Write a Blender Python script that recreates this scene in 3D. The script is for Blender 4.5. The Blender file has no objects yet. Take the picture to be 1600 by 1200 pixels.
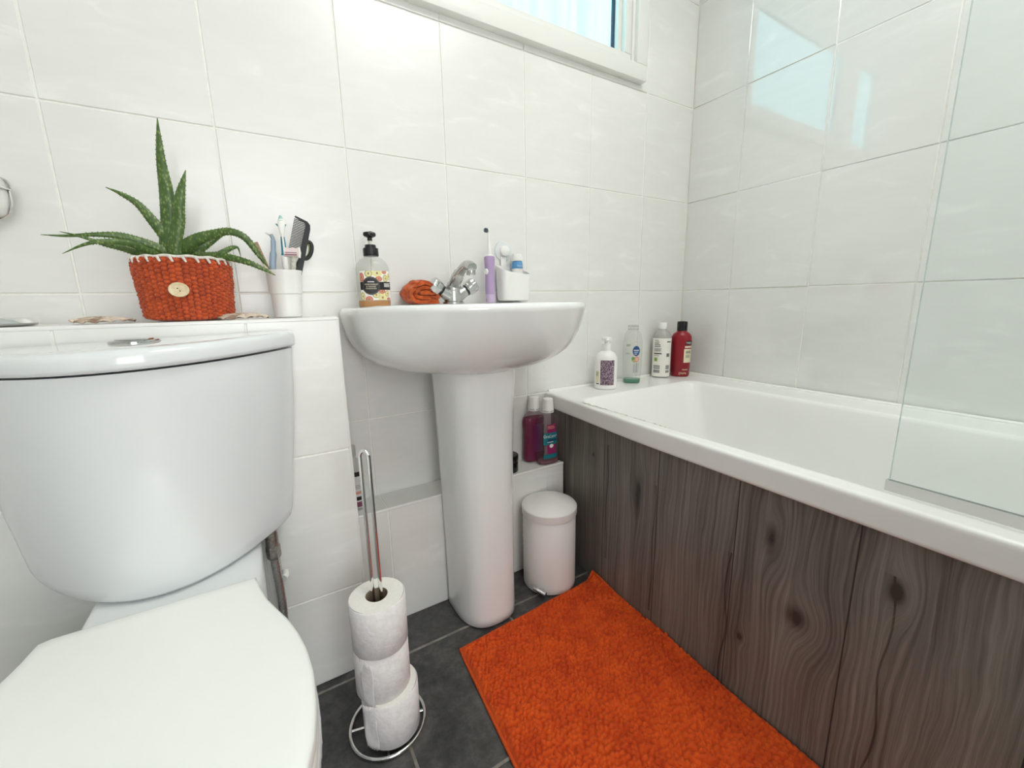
import bpy, bmesh, math, random
import numpy as np
from mathutils import Vector, Matrix
random.seed(7); RNG = np.random.default_rng(5)
SC = bpy.context.scene
HALL_FILL, LAMP, EXPO = 3.1, 5.2, .86
COL = SC.collection
PI = math.pi

# ------------------------------------------------------------------ materials
def N(nt, typ, **kw):
    n = nt.nodes.new(typ)
    for k, v in kw.items():
        if k.startswith('i_'):
            key = k[2:]
            key = int(key) if key.isdigit() else key.replace('_', ' ')
            n.inputs[key].default_value = v
        else:
            setattr(n, k, v)
    return n

def mat(name, col, rough=.4, metal=0., spec=.5, ior=1.45, coat=0., trans=0., emis=None, estr=0., sss=0., sheen=0.):
    m = bpy.data.materials.new(name); m.use_nodes = True
    b = m.node_tree.nodes['Principled BSDF']
    b.inputs['Base Color'].default_value = (*col, 1)
    b.inputs['Roughness'].default_value = rough
    b.inputs['Metallic'].default_value = metal
    b.inputs['Specular IOR Level'].default_value = spec
    b.inputs['IOR'].default_value = ior
    b.inputs['Coat Weight'].default_value = coat
    b.inputs['Coat Roughness'].default_value = .03
    b.inputs['Transmission Weight'].default_value = trans
    b.inputs['Sheen Weight'].default_value = sheen
    if sss:
        b.inputs['Subsurface Weight'].default_value = sss
        b.inputs['Subsurface Radius'].default_value = (.01, .01, .01)
    if emis:
        b.inputs['Emission Color'].default_value = (*emis, 1)
        b.inputs['Emission Strength'].default_value = estr
    return m

def nodes(m):
    return m.node_tree, m.node_tree.nodes['Principled BSDF']

def link(nt, a, ao, b, bi):
    nt.links.new(a.outputs[ao], b.inputs[bi])

def ramp(nt, stops, interp='LINEAR'):
    r = nt.nodes.new('ShaderNodeValToRGB')
    r.color_ramp.interpolation = interp
    e = r.color_ramp.elements
    while len(e) < len(stops): e.new(.5)
    for el, (p, c) in zip(e, stops):
        el.position = p; el.color = (*c, 1)
    return r

def noise_mat(name, c1, c2, scale=20, rough=.5, lo=.35, hi=.65, detail=4, bump=0., bscale=None, coords='Object', stretch=None, **kw):
    m = mat(name, c1, rough, **kw); nt, b = nodes(m)
    tc = N(nt, 'ShaderNodeTexCoord'); src = tc; so = coords
    if stretch:
        mp = N(nt, 'ShaderNodeMapping'); mp.inputs['Scale'].default_value = stretch
        link(nt, tc, coords, mp, 'Vector'); src, so = mp, 'Vector'
    no = N(nt, 'ShaderNodeTexNoise', i_Scale=scale, i_Detail=detail)
    link(nt, src, so, no, 'Vector')
    r = ramp(nt, [(lo, c1), (hi, c2)])
    link(nt, no, 'Fac', r, 'Fac'); link(nt, r, 'Color', b, 'Base Color')
    if bump:
        n2 = N(nt, 'ShaderNodeTexNoise', i_Scale=bscale or scale, i_Detail=4.)
        link(nt, src, so, n2, 'Vector')
        bp = N(nt, 'ShaderNodeBump', i_Strength=bump, i_Distance=.002)
        link(nt, n2, 'Fac', bp, 'Height'); link(nt, bp, 'Normal', b, 'Normal')
    return m

def thin_mat(name, tint, ior=1.18, rough=.02, body=None, bodyfac=0.):
    """thin clear plastic or glass: tinted see-through plus a fresnel shine (and some diffuse body)"""
    m = bpy.data.materials.new(name); m.use_nodes = True; nt = m.node_tree
    nt.nodes.remove(nt.nodes['Principled BSDF'])
    out = nt.nodes['Material Output']
    t = N(nt, 'ShaderNodeBsdfTransparent'); t.inputs['Color'].default_value = (*tint, 1)
    g = N(nt, 'ShaderNodeBsdfGlossy', i_Roughness=rough)
    lw0 = N(nt, 'ShaderNodeLayerWeight'); lw1 = N(nt, 'ShaderNodeMath', operation='POWER'); lw1.inputs[1].default_value = 4.
    link(nt, lw0, 'Facing', lw1, 0); lw = N(nt, 'ShaderNodeMath', operation='MULTIPLY_ADD'); link(nt, lw1, 0, lw, 0); lw.inputs[1].default_value = (ior-1)*1.6; lw.inputs[2].default_value = .02
    mx = N(nt, 'ShaderNodeMixShader')
    src = t
    if body:
        d = N(nt, 'ShaderNodeBsdfDiffuse'); d.inputs['Color'].default_value = (*body, 1)
        m0 = N(nt, 'ShaderNodeMixShader', i_Fac=bodyfac)
        link(nt, t, 0, m0, 1); link(nt, d, 0, m0, 2); src = m0
    link(nt, lw, 0, mx, 0); link(nt, src, 0, mx, 1); link(nt, g, 0, mx, 2)
    link(nt, mx, 0, out, 'Surface')
    return m

def tile_mat(name, base, streak, rough, rotv, ior=1.55):
    m = mat(name, base, rough, ior=ior); nt, b = nodes(m)
    tc = N(nt, 'ShaderNodeTexCoord')
    # soft cloudy veins running diagonally
    mp = N(nt, 'ShaderNodeMapping'); mp.inputs['Rotation'].default_value = rotv
    mp.inputs['Scale'].default_value = (1.1, 1.1, 3.4)
    link(nt, tc, 'Object', mp, 'Vector')
    n1 = N(nt, 'ShaderNodeTexNoise', i_Scale=7., i_Detail=5., i_Roughness=.55, i_Distortion=.7)
    link(nt, mp, 'Vector', n1, 'Vector')
    r1 = ramp(nt, [(.40, base), (.60, tuple(.75*a+.25*s for a, s in zip(base, streak))), (.74, streak)])
    link(nt, n1, 'Fac', r1, 'Fac')
    link(nt, r1, 'Color', b, 'Base Color')
    n2 = N(nt, 'ShaderNodeTexNoise', i_Scale=9., i_Detail=2.)
    link(nt, tc, 'Object', n2, 'Vector')
    bp = N(nt, 'ShaderNodeBump', i_Strength=.05, i_Distance=.004)
    link(nt, n2, 'Fac', bp, 'Height'); link(nt, bp, 'Normal', b, 'Normal')
    return m

M = {}
M['tile'] = tile_mat('glazed_tile', (.765, .765, .738), (.84, .84, .815), .24, (0, .75, 0))
M['tile_side'] = tile_mat('glazed_tile_side', (.755, .762, .742), (.825, .832, .815), .05, (.75, 0, 0), 1.9)
M['grout'] = noise_mat('cream_grout', (.83, .82, .77), (.89, .88, .83), 60, .8)
M['paint'] = noise_mat('white_paint', (.83, .83, .81), (.85, .85, .83), 3, .7)
M['ceramic'] = mat('white_ceramic', (.84, .85, .84), .07, ior=1.52, coat=.3)
M['seat'] = mat('white_seat_plastic', (.87, .88, .84), .22, ior=1.46)
M['acrylic'] = mat('white_acrylic', (.87, .87, .85), .14, ior=1.49)
M['upvc'] = mat('white_upvc', (.80, .80, .76), .3)
M['upvc_inner'] = mat('white_upvc_bead', (.83, .83, .82), .28)
M['gasket'] = mat('dark_gasket', (.06, .08, .13), .5)
M['chrome'] = mat('chrome', (.80, .80, .79), .07, metal=1.)
M['toilet_ceramic_dimmed'] = mat('toilet_ceramic_dimmed', (.735, .760, .765), .08, ior=1.52, coat=.25)  # same white as the basin, with shade put into the colour
M['handle_chrome'] = mat('handle_chrome', (.62, .62, .61), .12, metal=1.)
M['button_chrome'] = mat('button_chrome', (.52, .52, .51), .12, metal=1.)
M['tap_chrome'] = noise_mat('limed_chrome', (.44, .45, .43), (.58, .58, .56), 60, .27, metal=1.)
M['steel'] = noise_mat('dull_steel', (.30, .29, .26), (.46, .44, .41), 200, .35, metal=1.)
M['white_plastic'] = mat('white_plastic', (.82, .82, .79), .3)
M['white_enamel'] = mat('white_enamel', (.80, .79, .77), .33)
M['bottle_white'] = mat('bottle_white', (.84, .83, .81), .28)
M['black_plastic'] = mat('black_plastic', (.012, .012, .014), .35)
M['black_gloss'] = mat('black_gloss', (.008, .008, .010), .2)
M['paper'] = noise_mat('toilet_tissue', (.76, .74, .73), (.83, .81, .80), 90, .95, bump=.5, bscale=140)
M['paper_end'] = noise_mat('toilet_tissue_end', (.84, .82, .77), (.88, .86, .81), 200, .95)
M['card'] = mat('cardboard_core', (.30, .24, .17), .9)
M['sealant'] = mat('white_sealant', (.88, .88, .85), .3)

# slate-effect floor
def floor_mat():
    m = mat('slate_floor', (.03, .03, .03), .42); nt, b = nodes(m)
    tc = N(nt, 'ShaderNodeTexCoord')
    n1 = N(nt, 'ShaderNodeTexNoise', i_Scale=9., i_Detail=8., i_Roughness=.65, i_Distortion=.6)
    link(nt, tc, 'Object', n1, 'Vector')
    n2 = N(nt, 'ShaderNodeTexNoise', i_Scale=48., i_Detail=6., i_Roughness=.7)
    link(nt, tc, 'Object', n2, 'Vector')
    r1 = ramp(nt, [(.34, (.018, .018, .018)), (.50, (.058, .057, .055)), (.68, (.130, .124, .117))])
    mx = N(nt, 'ShaderNodeMix', data_type='FLOAT'); mx.inputs[0].default_value = .45
    link(nt, n1, 'Fac', mx, 2); link(nt, n2, 'Fac', mx, 3)
    link(nt, mx, 0, r1, 'Fac'); link(nt, r1, 'Color', b, 'Base Color')
    bp = N(nt, 'ShaderNodeBump', i_Strength=.35, i_Distance=.003)
    link(nt, mx, 0, bp, 'Height'); link(nt, bp, 'Normal', b, 'Normal')
    return m
M['slate'] = floor_mat()
M['floor_grout'] = noise_mat('grey_floor_grout', (.17, .155, .135), (.30, .28, .25), 40, .9)

# greyed-oak laminate of the bath panel: grain follows z, knots bend it
KNOTS = [(-.745, .40, .030, .085, .9), (-.80, .27, .055, .06, .75), (-.925, .405, .026, .05, 1.), (-.705, .155, .014, .02, 1.), (-.42, .36, .03, .12, .7), (-.235, .40, .014, .02, .9), (-1.12, .3, .04, .1, .8)]
def wood_mat():
    m = mat('greyed_oak_laminate', (.1, .09, .08), .42); nt, b = nodes(m)
    tc = N(nt, 'ShaderNodeTexCoord'); sp = N(nt, 'ShaderNodeSeparateXYZ')
    link(nt, tc, 'Object', sp, 0)
    def mth(op, a, c=None, d=None):
        n = nt.nodes.new('ShaderNodeMath'); n.operation = op
        for i, v in enumerate((a, c, d)):
            if v is None: continue
            if isinstance(v, (int, float)): n.inputs[i].default_value = v
            else: nt.links.new(v, n.inputs[i])
        return n.outputs[0]
    y, z = sp.outputs['Y'], sp.outputs['Z']
    pf = mth('DIVIDE', mth('ADD', y, .089), .196)
    pid = mth('FLOOR', pf)
    fr = mth('SUBTRACT', pf, pid)
    g = y; core = 0.
    for ky, kz, a, c, s in KNOTS:
        dy = mth('DIVIDE', mth('SUBTRACT', y, ky), a); dz = mth('DIVIDE', mth('SUBTRACT', z, kz), c)
        d2 = mth('ADD', mth('MULTIPLY', dy, dy), mth('MULTIPLY', dz, dz))
        e = mth('EXPONENT', mth('MULTIPLY', d2, -1.))
        g = mth('SUBTRACT', g, mth('MULTIPLY', mth('MULTIPLY', mth('SUBTRACT', y, ky), e), s))
        g = mth('ADD', g, mth('MULTIPLY', e, a*.35))
        core = mth('ADD', core, mth('EXPONENT', mth('MULTIPLY', d2, -9.)))
    # slow sway of the grain
    cv = N(nt, 'ShaderNodeCombineXYZ')
    nt.links.new(mth('MULTIPLY', y, 7.), cv.inputs[0]); nt.links.new(mth('MULTIPLY', z, 2.6), cv.inputs[1]); nt.links.new(pid, cv.inputs[2])
    sw = N(nt, 'ShaderNodeTexNoise', i_Scale=1., i_Detail=3.); link(nt, cv, 0, sw, 'Vector')
    g2 = mth('ADD', g, mth('MULTIPLY', mth('SUBTRACT', sw.outputs['Fac'], .5), .05))
    g3 = mth('ADD', g2, mth('MULTIPLY', pid, .37))
    def tex(sy, sz, detail=3., dist=0.):
        c = N(nt, 'ShaderNodeCombineXYZ')
        nt.links.new(mth('MULTIPLY', g3, sy), c.inputs[0]); nt.links.new(mth('MULTIPLY', z, sz), c.inputs[1])
        n = N(nt, 'ShaderNodeTexNoise', i_Scale=1., i_Detail=detail, i_Roughness=.6, i_Distortion=dist); link(nt, c, 0, n, 'Vector')
        return n.outputs['Fac']
    broad = tex(20, 1.2, 2.); rings = tex(130, 1.1, 2.); fine = tex(520, 9., 3.)
    ringsine = mth('SINE', mth('MULTIPLY', g2, 620.))
    v = mth('ADD', mth('MULTIPLY', broad, .36), mth('MULTIPLY', rings, .34))
    v = mth('ADD', v, mth('MULTIPLY', fine, .30))
    v = mth('ADD', v, mth('MULTIPLY', ringsine, .030))
    v = mth('SUBTRACT', v, mth('MULTIPLY', core, .28))
    for cy, z0, z1, am in ((-.668, 0., .33, .012), (-.922, .0, .43, .014), (-.475, .05, .40, .006), (-.30, .1, .45, .008)):
        wl = mth('ADD', mth('MULTIPLY', mth('SINE', mth('MULTIPLY', z, 31.)), am*.35), mth('MULTIPLY', mth('SUBTRACT', sw.outputs['Fac'], .5), am*3.))
        dd = mth('ABSOLUTE', mth('SUBTRACT', mth('SUBTRACT', y, cy), wl))
        ln = mth('MULTIPLY', mth('LESS_THAN', dd, .0016), mth('MULTIPLY', mth('GREATER_THAN', z, z0), mth('LESS_THAN', z, z1)))
        v = mth('SUBTRACT', v, mth('MULTIPLY', ln, .16))
        v = mth('SUBTRACT', v, mth('MULTIPLY', mth('MULTIPLY', mth('EXPONENT', mth('MULTIPLY', dd, -70.)), mth('MULTIPLY', mth('GREATER_THAN', z, z0), mth('LESS_THAN', z, z1))), .05))
    r = ramp(nt, [(.27, (.044, .039, .034)), (.42, (.136, .122, .107)), (.54, (.216, .197, .174)), (.68, (.320, .296, .268))])
    nt.links.new(v, r.inputs['Fac'])
    # plank joints
    edge = mth('MINIMUM', fr, mth('SUBTRACT', 1., fr))
    jm = mth('LESS_THAN', edge, .006)
    # per plank tone
    wn = N(nt, 'ShaderNodeTexWhiteNoise', noise_dimensions='1D'); nt.links.new(pid, wn.inputs['W'])
    tone = mth('ADD', mth('MULTIPLY', wn.outputs['Value'], .26), .87)
    hs = N(nt, 'ShaderNodeHueSaturation'); nt.links.new(tone, hs.inputs['Value']); link(nt, r, 'Color', hs, 'Color')
    mx = N(nt, 'ShaderNodeMix', data_type='RGBA'); nt.links.new(jm, mx.inputs[0]); nt.links.new(hs.outputs[0], mx.inputs[6]); mx.inputs[7].default_value = (.035, .031, .028, 1)
    nt.links.new(mx.outputs[2], b.inputs['Base Color'])
    bp = N(nt, 'ShaderNodeBump', i_Strength=.25, i_Distance=.001); nt.links.new(v, bp.inputs['Height']); link(nt, bp, 'Normal', b, 'Normal')
    return m
M['wood'] = wood_mat()
M['door_wood'] = noise_mat('red_brown_door', (.16, .055, .03), (.24, .09, .05), 6, .4, stretch=(12, 12, 1))
M['orange_rug'] = noise_mat('burnt_orange_chenille', (.54, .052, .0025), (.68, .086, .005), 26, .95, bump=.4, bscale=500, sheen=.05)
M['orange_hem'] = noise_mat('burnt_orange_hem', (.56, .066, .007), (.68, .10, .013), 200, .95, bump=.5, bscale=600)
M['orange_knit'] = noise_mat('rust_wool', (.36, .045, .007), (.56, .085, .013), 90, .95, bump=.6, bscale=500, sheen=.25)
M['orange_towel'] = noise_mat('rust_towelling', (.42, .055, .008), (.66, .13, .02), 130, .98, bump=1., bscale=420, sheen=.3)
M['cream_wool'] = noise_mat('cream_wool', (.60, .57, .50), (.75, .72, .66), 200, .95)

# ------------------------------------------------------------------ mesh helpers
def finish(name, bm, m, parent=None, smooth=True, angle=38, loc=None, rot=None, wn=False):
    me = bpy.data.meshes.new(name)
    bmesh.ops.recalc_face_normals(bm, faces=bm.faces)
    bm.to_mesh(me); bm.free()
    return obj(name, me, m, parent, smooth, angle, loc, rot, wn)

def obj(name, me, m, parent=None, smooth=True, angle=38, loc=None, rot=None, wn=False):
    o = bpy.data.objects.new(name, me); COL.objects.link(o)
    for mm in (m if isinstance(m, (list, tuple)) else [m]): me.materials.append(M[mm] if isinstance(mm, str) else mm)
    if smooth:
        me.polygons.foreach_set('use_smooth', [True]*len(me.polygons))
        try: me.set_sharp_from_angle(angle=math.radians(angle))
        except Exception: pass
    else:
        me.polygons.foreach_set('use_smooth', [False]*len(me.polygons))
        if wn: o.modifiers.new('even_shading', 'WEIGHTED_NORMAL').keep_sharp = True
    if parent: o.parent = parent
    if loc: o.location = loc
    if rot: o.rotation_euler = rot
    return o

def tag(o, label, cat, group=None, kind=None):
    o['label'] = label; o['category'] = cat
    if group: o['group'] = group
    if kind: o['kind'] = kind
    return o

def thing(name, label, cat, loc=(0, 0, 0), rz=0., group=None):
    o = bpy.data.objects.new(name, None); COL.objects.link(o)
    o.empty_display_size = .03
    o.location = loc; o.rotation_euler = (0, 0, rz)
    return tag(o, label, cat, group)

def structure(o):
    o['kind'] = 'structure'; return o

def add_box(bm, lo, hi, bev=0., seg=2, mi=0):
    c = [(a+b)/2 for a, b in zip(lo, hi)]; s = [b-a for a, b in zip(lo, hi)]
    g = bmesh.ops.create_cube(bm, size=1., matrix=Matrix.Translation(c) @ Matrix.Diagonal((*s, 1)))
    if bev:
        es = list({e for v in g['verts'] for e in v.link_edges})
        r = bmesh.ops.bevel(bm, geom=es, offset=bev, segments=seg, affect='EDGES', profile=.5)
        fs = r['faces']
    for f in {f for v in g['verts'] if v.is_valid for f in v.link_faces}: f.material_index = mi
    return g

def loft(bm, rings, cap0=True, cap1=True, closed=True, mi=0):
    vs = [[bm.verts.new(p) for p in r] for r in rings]
    n = len(vs[0])
    for a, b in zip(vs, vs[1:]):
        for i in range(n if closed else n-1):
            j = (i+1) % n
            try: bm.faces.new((a[i], a[j], b[j], b[i])).material_index = mi
            except ValueError: pass
    if cap0: bm.faces.new(vs[0][::-1]).material_index = mi
    if cap1: bm.faces.new(vs[-1]).material_index = mi
    return vs

def circ(cx, cy, z, rx, ry=None, n=40, p=2., ph=0.):
    ry = rx if ry is None else ry
    out = []
    for i in range(n):
        t = 2*PI*i/n + ph
        c, s = math.cos(t), math.sin(t)
        out.append((cx + rx*math.copysign(abs(c)**(2/p), c), cy + ry*math.copysign(abs(s)**(2/p), s), z))
    return out

def lathe(bm, prof, c=(0, 0, 0), n=40, cap0=True, cap1=True, p=2., ry=1., mi=0):
    return loft(bm, [circ(c[0], c[1], c[2]+z, max(r, 1e-5), max(r*ry, 1e-5), n, p) for r, z in prof], cap0, cap1, mi=mi)

def tube(bm, pts, rad, n=12, cap=True, closed=False, squash=1., mi=0):
    P = [Vector(p) for p in pts]; k = len(P)
    R = rad if isinstance(rad, (list, tuple)) else [rad]*k
    rings = []; nrm = None
    for i in range(k):
        if closed: t = P[(i+1) % k]-P[(i-1) % k]
        else: t = P[min(i+1, k-1)]-P[max(i-1, 0)]
        t.normalize()
        if nrm is None:
            a = Vector((0, 0, 1)) if abs(t.z) < .9 else Vector((1, 0, 0))
            nrm = (a - t*a.dot(t)).normalized()
        else:
            nrm = (nrm - t*nrm.dot(t)).normalized()
        b = t.cross(nrm)
        rings.append([P[i]+(nrm*math.cos(2*PI*j/n)+b*math.sin(2*PI*j/n)*squash)*R[i] for j in range(n)])
    if closed: rings.append(rings[0])
    if closed:
        vs = [[bm.verts.new(p) for p in r] for r in rings[:-1]]; vs.append(vs[0])
        for a, b2 in zip(vs, vs[1:]):
            for i in range(n):
                j = (i+1) % n; bm.faces.new((a[i], a[j], b2[j], b2[i])).material_index = mi
        return vs
    return loft(bm, rings, cap, cap, mi=mi)

def smooth_path(pts, n=6):
    """Catmull-Rom through points (any dimension)"""
    P = [np.array(p, float) for p in pts]; out = []
    P = [2*P[0]-P[1]]+P+[2*P[-1]-P[-2]]
    for i in range(1, len(P)-2):
        for j in range(n):
            t = j/n
            out.append(.5*((2*P[i])+(-P[i-1]+P[i+1])*t+(2*P[i-1]-5*P[i]+4*P[i+1]-P[i+2])*t*t+(-P[i-1]+3*P[i]-3*P[i+1]+P[i+2])*t**3))
    out.append(P[-2]); return [tuple(float(v) for v in p) for p in out]

def resample(pts, n, closed=True):
    P = np.array(pts, float)
    if closed: P = np.vstack([P, P[:1]])
    d = np.r_[0, np.cumsum(np.linalg.norm(np.diff(P, axis=0), axis=1))]
    t = np.linspace(0, d[-1], n+1)[:-1] if closed else np.linspace(0, d[-1], n)
    return np.stack([np.interp(t, d, P[:, i]) for i in range(P.shape[1])], 1)

def chaikin(pts, k=2, closed=True):
    P = [np.array(p, float) for p in pts]
    for _ in range(k):
        Q = []
        m = len(P) if closed else len(P)-1
        if not closed: Q.append(P[0])
        for i in range(m):
            a, b = P[i], P[(i+1) % len(P)]
            Q += [a*.75+b*.25, a*.25+b*.75]
        if not closed: Q.append(P[-1])
        P = Q
    return P

def grid_mesh(name, X, Y, Z, wrap=False):
    h, w = X.shape
    V = np.stack([X, Y, Z], -1).reshape(-1, 3)
    idx = np.arange(h*w).reshape(h, w)
    if wrap:
        a = idx[:-1]; b = idx[1:]; F = np.stack([a, np.roll(a, -1, 1), np.roll(b, -1, 1), b], -1).reshape(-1, 4)
    else:
        F = np.stack([idx[:-1, :-1], idx[:-1, 1:], idx[1:, 1:], idx[1:, :-1]], -1).reshape(-1, 4)
    me = bpy.data.meshes.new(name); me.from_pydata(V.tolist(), [], F.tolist()); me.update()
    return me

_txt = {}
def text_geo(s, size=.01, align='CENTER'):
    key = (s, align)
    if key not in _txt:
        cu = bpy.data.curves.new('lettering_tmp', 'FONT'); cu.body = s; cu.align_x = align; cu.align_y = 'CENTER'; cu.size = 1.; cu.resolution_u = 3
        o = bpy.data.objects.new('lettering_tmp', cu); COL.objects.link(o)
        dg = bpy.context.evaluated_depsgraph_get(); dg.update()
        me = bpy.data.meshes.new_from_object(o.evaluated_get(dg))
        _txt[key] = ([tuple(v.co[:2]) for v in me.vertices], [tuple(p.vertices) for p in me.polygons])
        bpy.data.objects.remove(o); bpy.data.curves.remove(cu); bpy.data.meshes.remove(me)
    v, f = _txt[key]
    return [(a*size, b*size) for a, b in v], f

# ------------------------------------------------------------------ tiles
def tiles(bm, O, U, V, us, vs, gap=.0032, lift=.0030, tilt=.0003, hole=None, cham=.0011, ext=0.):
    """chamfered wall tiles standing off a recessed grout bed; face plane passes through O, normal U x V"""
    O, U, V = Vector(O), Vector(U), Vector(V); Nn = U.cross(V)
    def pt(u, v, h): return O+U*u+V*v+Nn*h
    def quad(*p, mi=0):
        f = bm.faces.new([bm.verts.new(q) for q in p]); f.material_index = mi; return f
    for a, b in zip(us, us[1:]):
        for c, d in zip(vs, vs[1:]):
            u0, u1, v0, v1 = a+gap/2, b-gap/2, c+gap/2, d-gap/2
            rects = [(u0, u1, v0, v1)]; cut = False
            if hole and not (u1 <= hole[0] or u0 >= hole[1] or v1 <= hole[2] or v0 >= hole[3]):
                cut = True; rects = []
                if v0 < hole[2]: rects.append((u0, u1, v0, hole[2]))
                if v1 > hole[3]: rects.append((u0, u1, hole[3], v1))
                m0, m1 = max(v0, hole[2]), min(v1, hole[3])
                if u0 < hole[0]: rects.append((u0, hole[0], m0, m1))
                if u1 > hole[1]: rects.append((hole[1], u1, m0, m1))
            t = [RNG.uniform(-tilt, tilt) for _ in range(3)]
            for (p, q, r, s) in rects:
                if cut:
                    quad(pt(p, r, 0), pt(q, r, 0), pt(q, s, 0), pt(p, s, 0)); continue
                h = [t[0]+t[1]*su+t[2]*sv for su, sv in ((-1, -1), (1, -1), (1, 1), (-1, 1))]
                k = cham
                top = [bm.verts.new(pt(p+k, r+k, h[0])), bm.verts.new(pt(q-k, r+k, h[1])), bm.verts.new(pt(q-k, s-k, h[2])), bm.verts.new(pt(p+k, s-k, h[3]))]
                mid = [bm.verts.new(pt(x, y, hh-k*.7)) for (x, y), hh in zip(((p, r), (q, r), (q, s), (p, s)), h)]
                bot = [bm.verts.new(pt(x, y, -lift-.001)) for x, y in ((p, r), (q, r), (q, s), (p, s))]
                bm.faces.new(top)
                for i in range(4):
                    j = (i+1) % 4
                    bm.faces.new((mid[i], mid[j], top[j], top[i])); bm.faces.new((bot[i], bot[j], mid[j], mid[i]))
    # grout bed
    ua, ub, va, vb = us[0], us[-1], vs[0], vs[-1]
    if hole:
        R = [(ua, ub, va, hole[2]), (ua, ub, hole[3], vb), (ua, hole[0], hole[2], hole[3]), (hole[1], ub, hole[2], hole[3])]
    else: R = [(ua, ub, va, vb)]
    for p, q, r, s in R:
        if ext: p, q, r, s = p-ext*(p == ua), q+ext*(q == ub), r-ext*(r == va), s+ext*(s == vb)
        quad(*[pt(x, y, -lift*.62) for x, y in ((p, r), (q, r), (q, s), (p, s))], mi=1)

def tile_finish(name, bm, mats):
    me = bpy.data.meshes.new(name); bm.to_mesh(me); bm.free()
    return obj(name, me, mats, None, smooth=False)

XL, XR, YB, YF, ZC = -.40, 1.7465, 0., -1.70, 2.30
ROWS = [0., .219, .547, .875, 1.203, 1.531, 1.859, 2.187, ZC]
WIN = (.20, 1.44, 1.56, 2.05)     # opening in the back wall

bm = bmesh.new()
tiles(bm, (0, 0, 0), (1, 0, 0), (0, 0, 1), [XL, -.25, 0, .25, .5, .75, 1., 1.25, 1.5, XR], ROWS, hole=WIN, ext=.006)
structure(tile_finish('wall_back', bm, ['tile', 'grout']))
bm = bmesh.new()
yc = [0, .199, .449, .699, .949, 1.199, 1.449, -YF]
tiles(bm, (XR, 0, 0), (0, -1, 0), (0, 0, 1), yc, ROWS, tilt=.0008, ext=.006)
structure(tile_finish('wall_right', bm, ['tile_side', 'grout']))
bm = bmesh.new()
tiles(bm, (XL, YF, 0), (0, 1, 0), (0, 0, 1), [0, .251, .501, .751, 1.001, 1.251, 1.501, 1.7], ROWS, ext=.006)
structure(tile_finish('wall_left', bm, ['tile', 'grout']))
DX0, DX1, DZ = -.10, .70, 2.0  # door opening put behind the camera so the hall fill gets in
bm = bmesh.new(); add_box(bm, (XL-.02, YF-.08, 0), (DX0, YF, ZC)); add_box(bm, (DX1, YF-.08, 0), (XR+.02, YF, ZC)); add_box(bm, (DX0, YF-.08, DZ), (DX1, YF, ZC)); structure(finish('wall_front', bm, 'paint', smooth=False))
# unseen hall added behind the open doorway, with a glowing window for fill light
HY0, HX0, HX1 = -3.0, -.62, 1.45
bm = bmesh.new(); add_box(bm, (HX0-.05, HY0, 0), (HX0, YF-.08, ZC)); structure(finish('wall_added_hall_left', bm, 'paint', smooth=False))
bm = bmesh.new(); add_box(bm, (HX1, HY0, 0), (HX1+.05, YF-.08, ZC)); structure(finish('wall_added_hall_right', bm, 'paint', smooth=False))
bm = bmesh.new(); add_box(bm, (HX0, HY0, ZC), (HX1, YF-.08, ZC+.05)); structure(finish('ceiling_added_hall', bm, 'paint', smooth=False))
bm = bmesh.new(); add_box(bm, (HX0, HY0, -.05), (HX1, YF, -.001)); structure(finish('floor_added_hall', bm, noise_mat('hall_carpet', (.30, .24, .19), (.40, .33, .27), 150, .95), smooth=False))
bm = bmesh.new(); HW = (-.25, 1.0, .35, 2.1)
add_box(bm, (HX0-.05, HY0-.05, 0), (HW[0], HY0, ZC)); add_box(bm, (HW[1], HY0-.05, 0), (HX1+.05, HY0, ZC)); add_box(bm, (HW[0], HY0-.05, 0), (HW[1], HY0, HW[2])); add_box(bm, (HW[0], HY0-.05, HW[3]), (HW[1], HY0, ZC)); structure(finish('wall_added_hall_end', bm, 'paint', smooth=False))
bm = bmesh.new(); add_box(bm, (XL-.02, YF-.02, ZC), (XR+.02, .02, ZC+.05)); structure(finish('ceiling', bm, 'paint', smooth=False))
# floor: slate squares with grey grout
bm = bmesh.new()
fx = [XL, .102-.336, .102, .438, .774, 1.11, 1.446, XR]; fy = [YF, -1.56, -1.224, -.888, -.552, -.216, 0.]
tiles(bm, (0, 0, 0), (1, 0, 0), (0, 1, 0), fx, fy, gap=.006, lift=.0016, tilt=.0001, cham=.001, ext=.006)
structure(tile_finish('floor', bm, ['slate', 'floor_grout']))

# tiled pipe boxing behind the toilet, tiled ledge under the basin
BX, BY, BZ = .4205, -.195, .821
bm = bmesh.new()
tiles(bm, (0, BY, 0), (1, 0, 0), (0, 0, 1), [XL, -.24, .01, .26, BX], [0, .219, .543, BZ], tilt=.0002)
tiles(bm, (BX, 0, 0), (0, 1, 0), (0, 0, 1), [BY, 0], [0, .219, .543, BZ], tilt=.0001)
tiles(bm, (0, 0, BZ), (1, 0, 0), (0, 1, 0), [XL, -.24, .01, .26, BX], [BY, 0], tilt=.0001)
tube(bm, [(XL, BY+.003, BZ-.003), (BX-.003, BY+.003, BZ-.003)], .0042, 10)
tube(bm, [(BX-.003, BY+.003, 0.001), (BX-.003, BY+.003, BZ-.003)], .0035, 10)
tube(bm, [(BX-.003, BY+.003, BZ-.003), (BX-.003, 0, BZ-.003)], .0042, 10)
o = structure(tile_finish('trim_1', bm, ['tile', 'grout']))
LY, LZ, LX = -.095, .33, 1.0755
bm = bmesh.new()
cols = [BX, .508, .758, 1.008, LX]
tiles(bm, (0, LY, 0), (1, 0, 0), (0, 0, 1), cols, [0, LZ], tilt=.0002)
tiles(bm, (0, 0, LZ), (1, 0, 0), (0, 1, 0), cols, [LY, 0], tilt=.0001)
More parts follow.
